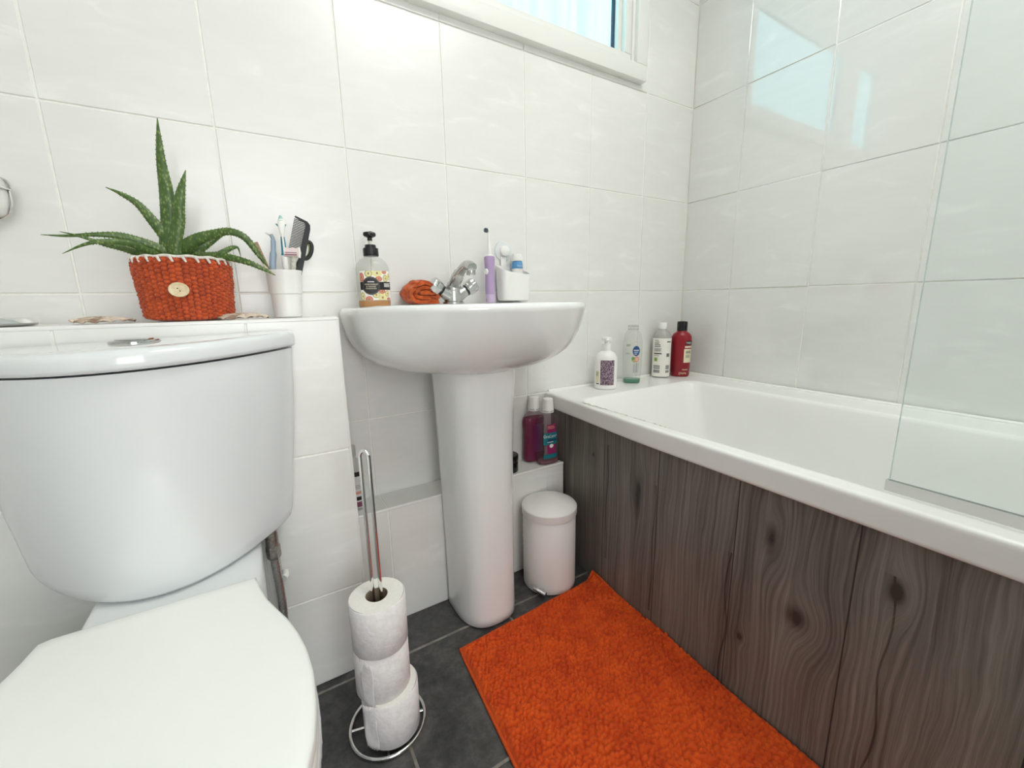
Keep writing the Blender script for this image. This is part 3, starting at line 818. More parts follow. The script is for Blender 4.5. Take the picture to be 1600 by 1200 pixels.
class Label:
    def __init__(s, body): s.b = body; s.bm = bmesh.new(); s.mats = []; s.k = 0
    def mi(s, m):
        if m not in s.mats: s.mats.append(m)
        return s.mats.index(m)
    def rect(s, u0, u1, z0, z1, m, off=.0003):
        i = s.mi(m); nu = max(2, int(abs(u1-u0)/.002)+1); nz = max(2, int((z1-z0)/.006)+1)
        g = [[s.bm.verts.new(s.b.at(u0+(u1-u0)*a/nu, z0+(z1-z0)*b/nz, off)) for a in range(nu+1)] for b in range(nz+1)]
        for b in range(nz):
            for a in range(nu): s.bm.faces.new((g[b][a], g[b][a+1], g[b+1][a+1], g[b+1][a])).material_index = i
    def disc(s, u, z, ru, rz, m, off=.0005, clip=None, n=28, rot=0.):
        i = s.mi(m); rings = []
        for f in (0., .5, 1.):
            r = []
            for k in range(n):
                a = 2*PI*k/n; x, y = ru*f*math.cos(a), rz*f*math.sin(a)
                uu, zz = u+x*math.cos(rot)-y*math.sin(rot), z+x*math.sin(rot)+y*math.cos(rot)
                if clip: uu = min(max(uu, clip[0]), clip[1]); zz = min(max(zz, clip[2]), clip[3])
                r.append(s.bm.verts.new(s.b.at(uu, zz, off)))
            rings.append(r)
        for a, b in zip(rings, rings[1:]):
            for k in range(n): s.bm.faces.new((a[k], a[(k+1) % n], b[(k+1) % n], b[k])).material_index = i
    def text(s, t, u, z, size, m, off=.0008, align='CENTER', sx=1.):
        i = s.mi(m); v, f = text_geo(t, size, align)
        vs = [s.bm.verts.new(s.b.at(u+a*sx, z+b, off)) for a, b in v]
        for q in f:
            try: s.bm.faces.new([vs[j] for j in q]).material_index = i
            except ValueError: pass
    def lines(s, u0, u1, z, h, m, n=4, off=.0008, ragged=.3):
        """rows of print too small to read"""
        for k in range(n):
            s.rect(u0, u1-(u1-u0)*ragged*random.random(), z-k*h*1.9-h/2, z-k*h*1.9+h/2, m, off)
    def done(s, name, parent):
        # keep the winding as laid: outwards
        me = bpy.data.meshes.new(name); s.bm.to_mesh(me); s.bm.free()
        return obj(name, me, s.mats, parent, angle=60)

def col(name, c, rough=.45): 
    if name not in M: M[name] = mat(name, c, rough)
    return name
col('ink_black', (.012, .011, .012)); col('ink_white', (.85, .84, .80)); col('ink_grey', (.16, .16, .15)); col('ink_mid', (.30, .30, .28)); col('ink_cream', (.78, .70, .50))
col('label_white', (.83, .81, .76)); col('label_cream', (.76, .70, .50))
CLEAR = M['clear'] = thin_mat('clear_plastic', (.93, .935, .925), rough=.08, body=(.75, .75, .72), bodyfac=.10)

def facing(x, y, extra=0.):
    return math.atan2(.287-x, (y+1.0975))+extra

# hand soap on the basin
x, y = .523, -.072
t = thing('soap_dispenser', 'clear hand soap bottle with black pump and fruit label on basin rim', 'soap bottle', (x, y, RIM-.004), facing(x, y, .16))
B = Body([(0, .034, .026), (.003, .0365, .028), (.06, .0375, .029), (.088, .0375, .029), (.098, .0345, .027), (.108, .027, .022), (.113, .019, .017), (.116, .0155, .0155), (.120, .0150, .0150)], 2.3)
finish('bottle', B.mesh(), 'clear', t)
bm = bmesh.new(); loft(bm, [circ(0, 0, .0015, .033, .025, 48, 2.3), circ(0, 0, .004, .0352, .0268, 48, 2.3), circ(0, 0, .0155, .0356, .0272, 48, 2.3)]); finish('liquid', bm, col('amber_soap', (.55, .22, .03), .25), t)
L = Label(B)
for n_, c_ in (('fruit_red', (.52, .15, .10)), ('fruit_rose', (.60, .24, .17)), ('fruit_green', (.42, .40, .16)), ('fruit_yellow', (.74, .66, .26)), ('fruit_pip', (.28, .20, .06)), ('fruit_pale', (.72, .66, .36))): col(n_, c_)
cl = (-.034, .040, .0165, .082)
L.rect(*cl, 'label_white')
for (u_, z_, ru, rz_, c1, c2) in ((-.030, .068, .006, .010, 'fruit_red', 'fruit_rose'), (-.014, .076, .0085, .009, 'fruit_green', 'fruit_pale'), (.005, .077, .011, .0085, 'fruit_yellow', 'fruit_pale'), (.022, .080, .006, .005, 'fruit_red', 'fruit_rose'), (.008, .064, .008, .006, 'fruit_red', 'fruit_rose'), (.024, .065, .0065, .0085, 'fruit_green', 'fruit_pale'), (.035, .070, .006, .008, 'fruit_yellow', 'fruit_pale'), (.014, .036, .008, .0055, 'fruit_red', 'fruit_rose'), (.027, .031, .006, .0075, 'fruit_green', 'fruit_pale'), (.0, .028, .009, .007, 'fruit_green', 'fruit_pale'), (.014, .022, .0105, .009, 'fruit_yellow', 'fruit_pale'), (-.016, .0185, .0085, .007, 'fruit_red', 'fruit_rose'), (.031, .0185, .006, .004, 'fruit_red', 'fruit_rose'), (-.030, .025, .005, .010, 'fruit_green', 'fruit_pale')):
    L.disc(u_, z_, ru, rz_, c1, .0005, cl); L.disc(u_, z_, ru*.72, rz_*.72, c2, .0006, cl); L.disc(u_, z_, ru*.22, rz_*.3, 'fruit_pip', .0007, cl)
L.rect(-.034, .040, .0395, .0575, 'ink_black', .0009); L.disc(-.010, .0485, .0195, .0205, 'ink_black', .0010)
L.disc(-.010, .0485, .0178, .0188, 'ink_grey', .00105); L.disc(-.010, .0485, .0172, .0182, 'ink_black', .0011)
L.text('PASSIONFRUIT', -.009, .0515, .0048, 'ink_cream', .0013, sx=.92); L.text('& ORANGE', -.010, .0465, .0042, 'ink_cream', .0013); L.text('HANDWASH', -.010, .0420, .0040, 'ink_cream', .0013)
L.lines(-.017, -.003, .0575, .0016, 'ink_white', 1, .0013, 0.); L.lines(.019, .038, .0535, .0012, 'ink_white', 4, .0012)
L.done('label', t)
bm = bmesh.new(); lathe(bm, [(.0005, .110), (.003, .110), (.003, .016), (.0005, .016)], n=12); finish('dip_tube', bm, col('tube_white', (.72, .70, .62)), t)
bm = bmesh.new()
lathe(bm, [(.0165, .1165), (.0172, .118), (.0172, .133), (.0165, .1345), (.0125, .135), (.012, .1415), (.0115, .142)], n=36); lathe(bm, [(.0055, .151), (.0055, .160)], n=20)
lathe(bm, [(.006, .158), (.013, .161), (.0145, .1645), (.0135, .169), (.010, .1705)], n=28, ry=.8)
tube(bm, [(0, -.004, .1655), (0, -.022, .164), (0, -.032, .160)], [.0062, .0052, .0042], 12)
finish('pump', bm, 'black_plastic', t)
bm = bmesh.new(); lathe(bm, [(.0042, .141), (.0042, .152)], n=18); finish('pump_stem', bm, 'tube_white', t)

# folded flannel
t = thing('face_cloth', 'folded rust orange face cloth lying beside the basin tap', 'face cloth', (.6415, -.056, RIM+.0005), .0)
path = smooth_path([(.052, .006), (.01, .006), (-.030, .007), (-.049, .014), (-.051, .028), (-.036, .037), (-.012, .031), (.004, .020), (-.012, .0165), (-.028, .0165), (-.034, .021), (-.024, .0265), (-.004, .036), (-.018, .046), (-.030, .045)], 5)[:-14] if False else smooth_path([(.050, .006), (.01, .006), (-.028, .007), (-.050, .015), (-.053, .030), (-.036, .044), (-.008, .053), (.020, .047), (.038, .030), (.048, .014)], 7)
def slab(path, th, y0, y1, nx=20, amp=.0030):
    """a folded sheet: path in x/z given thickness, running in y, gently crumpled"""
    P = np.array(path); k = len(P)
    T = np.gradient(P, axis=0); T /= np.linalg.norm(T, axis=1)[:, None]; NN = np.stack([-T[:, 1], T[:, 0]], 1)
    A = P+NN*th/2; Bq = P-NN*th/2
    prof = np.vstack([A, Bq[::-1]])
    rings = []
    for j in range(nx):
        f = j/(nx-1); yy = y0+(y1-y0)*f
        sc = .75*(1-.10*abs(2*f-1)**4)
        rings.append([(float(px*sc+amp*1.5*math.sin(40*pz+9*f)), yy+.005*math.sin(90*px+260*pz)+.002*math.sin(300*px), max(.0008, float(pz*(1-.06*math.sin(5*f+px*50))+amp*math.sin(70*px+13*f)*min(1, pz/.02)))) for px, pz in prof])
    bm = bmesh.new(); loft(bm, rings); return bm
bm = slab(path, .0105, -.035, .032); finish('outer_fold', bm, 'orange_towel', t, angle=80)
inner = smooth_path([(.046, .0165), (.008, .0165), (-.026, .0175), (-.037, .024), (-.030, .0325), (-.006, .040), (.020, .038), (.038, .028)], 7)
bm = slab(inner, .0085, -.036, .030, amp=.0012); finish('inner_fold', bm, 'orange_towel', t, angle=80)
core = smooth_path([(.036, .0265), (.004, .0262), (-.019, .0265), (.0, .0315), (.02, .030)], 7)
bm = slab(core, .0062, -.0345, .028, amp=.0008); finish('inner_fold', bm, 'orange_towel', t, angle=80)

# electric toothbrush
x, y = .846, -.052
t = thing('electric_toothbrush', 'lilac electric toothbrush standing upright on the basin by the tap', 'electric toothbrush', (x, y, RIM+.0005), facing(x, y, -.8))
lil = col('lilac_plastic', (.42, .31, .50), .35); col('pale_lilac', (.56, .45, .62), .4)
bm = bmesh.new(); lathe(bm, [(.0125, .001), (.0135, .003), (.0135, .0235)], n=36, ry=1.1); finish('charging_base', bm, 'pale_lilac', t)
bm = bmesh.new(); lathe(bm, [(.0133, .0237), (.0130, .05), (.0125, .08), (.0135, .105), (.0145, .118), (.014, .124), (.0115, .1265)], n=36, ry=1.1); finish('handle', bm, lil, t)
bm = bmesh.new(); lathe(bm, [(.0118, .1265), (.010, .129), (.0062, .131), (.0052, .14), (.0040, .17), (.0034, .186), (.0036, .197), (.002, .199)], n=24); finish('neck', bm, 'white_plastic', t)
bm = bmesh.new(); tube(bm, [(0, -.002, .1935), (0, -.0062, .1935)], [.0052, .0062], 24); h = finish('brush_head', bm, 'white_plastic', t)
bm = bmesh.new()
for i in range(19):
    rr = .0 if i == 0 else (.0025 if i < 7 else .0049); a = i*1.047 if i < 7 else i*.5236
    tube(bm, [(rr*math.cos(a), -.006, .1935+rr*math.sin(a)), (rr*math.cos(a), -.0135, .1935+rr*math.sin(a))], .0010, 6)
finish('bristles', bm, col('dark_bristle', (.10, .12, .16), .7), h)
bm = bmesh.new(); tube(bm, [(0, -.0135, .085), (0, -.0165, .085)], [.0085, .0062], 24, squash=1.); ob = finish('power_button', bm, 'white_plastic', t)
bm = bmesh.new(); tube(bm, [(0, -.0138, .010), (0, -.0154, .010)], .0012, 8); tube(bm, [(0, -.0138, .006), (0, -.0154, .006)], .0012, 8); finish('contact_dot', bm, 'ink_black', t)

# suction caddy and toothpaste
x, y = .934, -.034
t = thing('suction_caddy', 'white suction-cup caddy hanging on the tiles above the basin', 'caddy', (x, y, .8465))
def cad(w, d, z, n=56): return circ(0, 0, z, w, d, n, 3.4)
bm = bmesh.new()
top = lambda q: [(a, b, .079+.022*max(0, min(1, (b+.030)/.060))-.006*a/.05) for a, b, c in q]
loft(bm, [cad(.040, .022, .001), cad(.046, .0275, .0035), cad(.0485, .029, .012), cad(.050, .030, .06), top(cad(.0505, .0305, .09)), top(cad(.0475, .0275, .09)), cad(.046, .0265, .06), cad(.043, .024, .006)])
finish('cup', bm, 'white_plastic', t)
bm = bmesh.new(); add_box(bm, (-.026, .0265, .07), (-.008, .0305, .128), .0015); finish('hanger_strip', bm, 'white_plastic', t)
bm = bmesh.new(); tube(bm, [(-.014, .0335, .145), (-.014, .0300, .145), (-.014, .0285, .145)], [.029, .0275, .022], 48)
finish('suction_cup', bm, col('milky_plastic', (.70, .73, .74), .2), t)
bm = bmesh.new(); tube(bm, [(-.014, .0285, .145), (-.014, .020, .145), (-.014, .0185, .145)], [.015, .0145, .0125], 32); finish('lever_knob', bm, 'white_plastic', t)
q = thing('toothpaste_tube', 'blue and white toothpaste tube standing cap-up in the white caddy', 'toothpaste', (x+.016, y+.004, .8535))
bm = bmesh.new(); loft(bm, [circ(0, 0, .001, .023, .002, 40), circ(0, 0, .05, .0195, .011, 40), circ(0, 0, .088, .0165, .0150, 40)], True, False); finish('tube', bm, 'white_plastic', q)
bl = col('paste_blue', (.10, .29, .56), .3); col('paste_light', (.45, .62, .78), .3)
bm = bmesh.new(); loft(bm, [circ(0, 0, .0865, .0172, .0157, 40), circ(0, 0, .101, .0165, .0160, 40), circ(0, 0, .107, .014, .014, 40), circ(0, 0, .109, .008, .008, 40)], False, True); finish('shoulder', bm, bl, q)
bm = bmesh.new()
for zz in (.091, .0945): add_box(bm, (-.010, -.01685, zz), (.010, -.0159, zz+.0014), 0)
finish('print', bm, 'paste_light', q)
bm = bmesh.new(); lathe(bm, [(.0165, .108), (.0165, .113), (.0155, .122), (.0135, .128), (.010, .1295)], n=36); finish('cap', bm, 'white_plastic', q)

# ------------------------------------------------------------------ bottles on the bath
x, y = 1.268, -.078
t = thing('lotion_bottle', 'white pump lotion bottle with dark purple patterned label on bath corner', 'bottle', (x, y, RZ+.0008), facing(x, y, .08))
B = Body([(0, .031, .026), (.003, .0335, .0285), (.088, .034, .029), (.100, .032, .0275), (.110, .026, .0225), (.115, .018, .017), (.118, .0125, .0125), (.121, .0122, .0122)], 2.2)
t.scale = (1.09,)*3; finish('bottle', B.mesh(), 'bottle_white', t)
pm = M['purple_print'] = mat('purple_print', (.2, .1, .15), .5); nt, b_ = nodes(pm)
tc = N(nt, 'ShaderNodeTexCoord'); vo = N(nt, 'ShaderNodeTexNoise', i_Scale=230., i_Detail=1., i_Distortion=2.5); link(nt, tc, 'Object', vo, 'Vector')
r_ = ramp(nt, [(.44, (.055, .028, .045)), (.53, (.17, .10, .15)), (.60, (.52, .42, .48))]); link(nt, vo, 'Fac', r_, 'Fac'); link(nt, r_, 'Color', b_, 'Base Color')
L = Label(B); L.rect(-.019, .024, .014, .091, 'purple_print'); L.rect(-.036, -.0215, .022, .058, 'label_cream'); L.rect(-.034, -.0225, .016, .019, 'ink_black'); L.lines(-.034, -.024, .054, .0012, 'ink_mid', 6); L.done('label', t)
bm = bmesh.new(); lathe(bm, [(.0135, .121), (.0138, .123), (.0138, .137), (.0125, .139), (.0065, .1395), (.0065, .148)], n=32)
lathe(bm, [(.008, .147), (.0145, .149), (.0150, .155), (.0130, .1585), (.004, .1595)], n=28, ry=.85); tube(bm, [(0, -.006, .1535), (0, -.021, .1525), (0, -.026, .149)], [.0058, .0048, .004], 12); finish('pump', bm, 'bottle_white', t)

x, y = 1.412, -.060
t = thing('shower_gel_bottle', 'clear upside-down shower gel bottle with green liquid and blue badge', 'bottle', (x, y, RZ+.0008), facing(x, y, .05))
B = Body([(0, .026, .017), (.003, .0275, .0185), (.02, .0285, .019), (.09, .031, .020), (.135, .0305, .020), (.160, .026, .018), (.170, .0195, .016), (.174, .017, .0155), (.188, .0165, .015), (.190, .0155, .014)], 2.3)
t.scale = (1.09,)*3; ob = finish('bottle', B.mesh(), 'clear', t)
M['green_gel'] = mat('green_gel', (.012, .30, .17), .15, trans=.35)
bm = bmesh.new(); loft(bm, [circ(0, 0, .0014, .025, .0162, 40, 2.3), circ(0, 0, .004, .0265, .0178, 40, 2.3), circ(0, 0, .0135, .0272, .0182, 40, 2.3)]); finish('liquid', bm, 'green_gel', t)
L = Label(B); L.disc(.011, .107, .0115, .0165, col('badge_blue', (.015, .07, .20)), .0004); L.rect(.003, .019, .108, .1105, 'ink_white', .0007); L.lines(.004, .018, .104, .0013, 'paste_light', 2, .0007); L.lines(.005, .016, .097, .0016, 'ink_white', 1, .0007)
L.disc(.004, .079, .0065, .0095, col('leaf_green', (.16, .30, .08)), .0004, rot=.5); L.disc(.013, .080, .0075, .009, col('fruit_coral', (.62, .22, .18)), .0005); L.disc(.013, .080, .005, .006, col('fruit_pink', (.70, .42, .35)), .0006); L.disc(.006, .074, .006, .005, 'fruit_green', .0005)
L.rect(.002, .009, .036, .064, col('silver_print', (.42, .43, .44), .25), .0004); L.rect(.011, .0145, .036, .068, 'ink_mid', .0004); L.rect(.0165, .020, .036, .068, 'silver_print', .0004); L.lines(-.020, -.006, .128, .0013, 'ink_mid', 3); L.lines(-.020, -.006, .100, .0013, 'ink_mid', 2); L.lines(.006, .016, .136, .0014, 'fruit_coral', 1)
L.done('label', t)
bm = bmesh.new(); lathe(bm, [(.0168, .1745), (.0172, .1762), (.0168, .178)], n=36, ry=.92); lathe(bm, [(.0168, .184), (.0170, .1855), (.0166, .187)], n=36, ry=.92); finish('neck_ring', bm, 'clear', t)

x, y = 1.585, -.046
t = thing('cleanser_bottle', 'white labelled bottle with clear shoulders and grey print, left of red bottle', 'bottle', (x, y, RZ+.0008), facing(x, y, -.1))
B = Body([(0, .027, .022), (.003, .0295, .0245), (.138, .0305, .025), (.146, .029, .024), (.158, .022, .019), (.163, .0145, .0145), (.166, .0125, .0125), (.169, .0122, .0122)], 2.2)
t.scale = (1.09,)*3; finish('bottle', B.mesh(), M.setdefault('cloudy', thin_mat('cloudy_plastic', (.80, .80, .78), rough=.12, body=(.80, .80, .77), bodyfac=.35)), t)
L = Label(B); L.rect(-.045, .045, .004, .138, 'label_white')
L.lines(-.021, -.006, .131, .0022, 'ink_mid', 2, ragged=.2); L.lines(-.022, .0, .121, .0030, 'ink_grey', 3, ragged=.35); L.lines(-.023, .002, .103, .0013, 'ink_mid', 5, ragged=.1); L.rect(-.024, .003, .083, .0865, 'ink_black', .0008)
L.lines(-.023, -.002, .079, .001, 'ink_mid', 2); L.rect(-.022, -.010, .057, .071, col('leaf_lime', (.42, .52, .16)), .0008); L.disc(-.016, .064, .004, .005, 'leaf_green', .001); L.rect(-.024, -.001, .031, .044, 'ink_mid', .0008); L.rect(-.024, -.001, .017, .028, 'ink_mid', .0008); L.rect(-.024, -.001, .0365, .038, 'label_white', .001)
L.rect(.019, .034, .124, .1275, 'ink_black', .0008); L.rect(.019, .030, .074, .086, 'ink_grey', .0008); L.rect(.018, .032, .030, .045, 'ink_mid', .0008); L.rect(.018, .032, .018, .027, 'ink_mid', .0008)
L.done('label', t)
bm = bmesh.new(); lathe(bm, [(.0132, .1685), (.0138, .170), (.0135, .189), (.0125, .1905)], n=32); finish('cap', bm, 'bottle_white', t)

x, y = 1.664, -.072
t = thing('shampoo_bottle', 'dark red bottle with black flip cap in the tiled bath corner', 'bottle', (x, y, RZ+.0008), facing(x, y, .14))
B = Body([(0, .029, .0235), (.004, .0315, .026), (.125, .034, .027), (.140, .0325, .026), (.150, .027, .023), (.155, .020, .019), (.158, .0162, .0162), (.160, .016, .016)], 2.3)
t.scale = (1.09,)*3; finish('bottle', B.mesh(), col('shampoo_red', (.27, .008, .018), .3), t)
L = Label(B); L.rect(.012, .040, .112, .126, 'ink_black'); L.text('TRES', .022, .1185, .0095, 'ink_white', .0006); L.rect(.009, .040, .102, .108, 'label_cream'); L.rect(.007, .038, .050, .098, 'label_cream'); L.lines(.013, .033, .090, .0016, 'ink_grey', 3); L.lines(.013, .031, .076, .0011, 'ink_mid', 5)
L.lines(.004, .026, .026, .0010, 'ink_cream', 2)
for k in range(5): L.disc(-.004+k*.0052, .0115+.0012*(k % 2), .0022, .0030 if k else .0052, 'ink_cream', .0004); L.disc(-.004+k*.0052, .0115+.0012*(k % 2), .0014, .0021 if k else .0042, 'shampoo_red', .0005)
L.done('label', t)
bm = bmesh.new(); lathe(bm, [(.0168, .160), (.0172, .1615), (.0172, .189), (.0162, .192), (.012, .1915), (.006, .1935)], n=40); finish('cap', bm, 'black_gloss', t)

# ------------------------------------------------------------------ mouthwash, jar and clear bottle on the ledge
M['pink_liquid'] = thin_mat('magenta_mouthwash', (.50, .05, .22), rough=.1, body=(.30, .012, .10), bodyfac=.62)
M['mw_clear'] = thin_mat('mouthwash_plastic', (.90, .86, .87), rough=.06, body=(.5, .4, .42), bodyfac=.06)
M['pale_liquid'] = thin_mat('pale_pink_liquid', (.70, .46, .52), rough=.1, body=(.42, .22, .26), bodyfac=.5)
col('teal_print', (.006, .17, .20)); col('magenta_print', (.26, .022, .10), .3); col('navy_print', (.012, .035, .11))
ST = [(0, .031, .0165), (.003, .0345, .019), (.02, .0355, .0195), (.09, .0335, .019), (.122, .0365, .020), (.136, .034, .019), (.146, .026, .0165), (.152, .0165, .0135), (.156, .0135, .0125), (.159, .0132, .0125)]
def mouthwash(x, y, rz, label, full):
    t = thing('mouthwash_bottle', label, 'mouthwash', (x, y, LZ+.0012), rz, 'mouthwash bottles on the tiled ledge')
    t.scale = (1.08,)*3; B = Body(ST, 2.5); finish('bottle', B.mesh(), 'mw_clear', t)
    bm = bmesh.new(); h = .134 if full else .010
    st = [(z, a-.0018, b-.0018) for z, a, b in ST if z < h]+[(h, B.r(h)[0]-.0018, B.r(h)[1]-.0018)]
    loft(bm, [circ(0, 0, z+.0012, a, b, 56, 2.5) for z, a, b in st]); finish('liquid', bm, 'pink_liquid' if full else 'pale_liquid', t)
    L = Label(B)
    if not full:
        L.rect(-0.0150, 0.0160, .098, .124, 'magenta_print'); L.lines(-0.0130, 0.0140, .119, .0014, 'fruit_rose', 4, .0006)
        L.rect(-0.0255, 0.0195, .062, .098, 'teal_print', .0006); L.rect(-0.0130, 0.0175, .073, .078, 'navy_print', .0008)
        L.text('OraCare+', -.003, .0875, .0125, 'ink_white', .0010, sx=.86); L.lines(-0.0140, 0.0090, .0700, .0016, 'ink_white', 1, .0010)
        L.rect(-0.0150, 0.0160, .033, .062, 'magenta_print'); L.disc(-0.0010, .058, .006, .006, 'ink_white', .001); L.disc(0.0035, .0585, .003, .003, 'ink_white', .001); L.rect(-0.0255, 0.0195, .020, .033, 'teal_print', .0006)
    else:
        L.rect(-.012, .022, .030, .118, col('violet_print', (.16, .02, .12)), .0004)
    L.done('label', t)
    bm = bmesh.new(); lathe(bm, [(.0172, .157), (.0176, .159), (.0174, .164), (.0165, .168), (.0145, .196), (.0125, .198)], n=44); c = finish('cap', bm, 'white_plastic', t)
    bm = bmesh.new()
    for k in range(22):
        if k % 4 != 3:
            a = 2*PI*k/22; a2 = a+.22
            q = [(.0179*math.cos(g), .0179*math.sin(g), zz) for g, zz in ((a, .1612), (a2, .1612), (a2, .1630), (a, .1630))]
            bm.faces.new([bm.verts.new(p) for p in q])
    finish('seal_print', bm, 'ink_grey', c, smooth=False)
mouthwash(1.031, -.0705, -.05, 'almost empty mouthwash bottle with teal OraCare+ label beside the bath panel', False)
mouthwash(1.007, -.0255, 0., 'full magenta mouthwash bottle behind the near empty one on the ledge', True)

t = thing('cosmetic_jar', 'black round jar on the tiled ledge half hidden by the pedestal', 'jar', (.8925, -.058, LZ+.001))
bm = bmesh.new(); lathe(bm, [(.026, 0), (.0275, .002), (.0275, .030), (.027, .0315)], n=44); finish('pot', bm, 'black_gloss', t)
bm = bmesh.new(); lathe(bm, [(.0278, .0322), (.0282, .0335), (.0282, .052), (.027, .0535), (.024, .054)], n=44); finish('lid', bm, 'black_gloss', t)

t = thing('toiletry_bottle', 'clear bottle with black and plum print behind the roll stand on ledge', 'bottle', (.437, -.045, LZ+.001), -.35)
B = Body([(0, .026, .018), (.003, .028, .020), (.11, .028, .020), (.125, .024, .018), (.135, .014, .013), (.138, .0122, .0122), (.142, .012, .012)], 2.2)
finish('bottle', B.mesh(), 'clear', t)
L = Label(B); L.rect(-.002, .030, .008, .100, col('label_clear', (.62, .61, .60))); L.rect(0, .030, .092, .104, 'ink_black', .0006); L.rect(.0, .028, .028, .038, 'ink_black', .0006); L.rect(0, .030, .010, .024, col('plum_print', (.20, .05, .10)), .0006); L.lines(.002, .028, .068, .002, 'ink_mid', 3, .0006); L.rect(.0, .028, .045, .052, 'fruit_rose', .0006); L.done('label', t)
bm = bmesh.new(); lathe(bm, [(.0135, .141), (.014, .143), (.014, .166), (.012, .168)], n=32); finish('cap', bm, M.setdefault('cloudy', CLEAR), t)

# ------------------------------------------------------------------ things on the boxing
# aloe in its knitted cover
PXc, PYc, PZ = .1745, -.1045, BZ+.0012
t = thing('potted_aloe', 'spiky green aloe plant in a rust knitted pot cover with button', 'potted plant', (PXc, PYc, PZ))
bm = bmesh.new(); lathe(bm, [(.046, 0), (.050, .002), (.060, .09), (.0625, .092), (.0625, .102), (.059, .102), (.057, .088), (.001, .088)], n=44); pot = finish('pot', bm, 'white_plastic', t)
bm = bmesh.new(); lathe(bm, [(.056, .0882), (.04, .0915), (.02, .0925), (.001, .094)], n=32); finish('soil', bm, noise_mat('potting_soil', (.02, .014, .01), (.07, .05, .035), 150, .95, bump=1.), t)
nt_, nh = 420, 150
th = np.linspace(0, 2*PI, nt_, endpoint=False)[None, :]; hh = np.linspace(0, 1, nh)[:, None]
Ncol, Nrow = 46, 15
aa = th/(2*PI)*Ncol; bb_ = hh*Nrow
def knit(a, b):
    best = np.zeros(np.broadcast(a, b).shape); ai = np.floor(a)
    for di in (-1, 0, 1):
        i = ai+di; bo = b-.5*np.mod(i, 2); bi = np.floor(bo)
        for dj in (0, 1):
            j = bi+dj; h1 = np.modf(np.abs(np.sin(np.mod(i, Ncol)*12.9898+j*78.233)*43758.5453))[0]
            du = a-(i+.5); dv = bo-j-.05
            sg = 1-2*np.mod(i, 2); du2 = du*.92+sg*dv*.38; dv2 = dv*.92-sg*du*.38
            best = np.maximum(best, (.8+.3*h1)*np.sqrt(np.clip(1-(du2/.53)**2-(dv2/.56)**2, 0, 1)))
    return best
rad = .0635+.0070*np.clip(hh*1.25, 0, 1)**.8-.003*np.clip((hh-.9)/.1, 0, 1)**2 + .0012*np.sin(2*th+.6)
rad = rad-.006*np.clip(1-hh/.06, 0, 1)**2-.003*np.clip((hh-.965)/.035, 0, 1)**2
fade = np.clip(np.minimum(hh, 1-hh)/.02, 0, 1)
R_ = rad-.0012+.0058*knit(aa, bb_)*fade
Zk = .0035+.0035*np.cos(th-1.7)*(1-hh)+.1065*hh+.0012*np.sin(2*th)*hh
me = grid_mesh('knitted_cover', R_*np.cos(th), R_*np.sin(th), Zk+0*th, wrap=True)
ob = obj('knitted_cover', me, 'orange_knit', t, angle=180)
md = ob.modifiers.new('thick', 'SOLIDIFY'); md.thickness = .003; md.offset = -1
bm = bmesh.new(); nst = 26
rt = .0685
tube(bm, [((rt-.001)*math.cos(2*PI*i/120), (rt-.001)*math.sin(2*PI*i/120), .1105+.0009*math.sin(13*2*PI*i/120)) for i in range(120)], .0026, 8, closed=True)
for i in range(nst):
    a = 2*PI*i/nst
    a2 = a+.05
    tube(bm, [((rt-.0015)*math.cos(a), (rt-.0015)*math.sin(a), .1115), ((rt+.0055)*math.cos(a), (rt+.0055)*math.sin(a), .1085), ((rt+.006)*math.cos(a2), (rt+.006)*math.sin(a2), .1005)], [.0018, .0024, .0016], 8)
finish('cream_stitching', bm, 'cream_wool', t)
ba = math.atan2(-.877, -.035)  # button faces the camera side
ba = -PI/2-.05
bdir = Vector((math.cos(ba), math.sin(ba), 0))
bm = bmesh.new(); nb = 40
def bring(r, d): 
    e = Vector((-bdir.y, bdir.x, 0)); c = bdir*(.0745+d)+Vector((0, 0, .054))
    return [c+e*r*1.06*math.cos(2*PI*i/nb)+Vector((0, 0, 1))*r*.9*math.sin(2*PI*i/nb) for i in range(nb)]
loft(bm, [bring(.0125, -.002), bring(.0138, -.001), bring(.0138, .0012), bring(.0128, .0022), bring(.0105, .0020), bring(.0095, .0012), bring(.001, .0012)])
bt = finish('button', bm, noise_mat('wooden_button', (.62, .50, .30), (.74, .62, .42), 120, .5), t)
bm = bmesh.new()
for s_ in (-1, 1):
    e = Vector((-bdir.y, bdir.x, 0)); c = bdir*.0752+Vector((0, 0, .054+s_*.0022))+e*(-s_*.0016)
    tube(bm, [c, c+bdir*.0013], .0010, 8)
finish('thread_hole', bm, 'ink_black', bt)
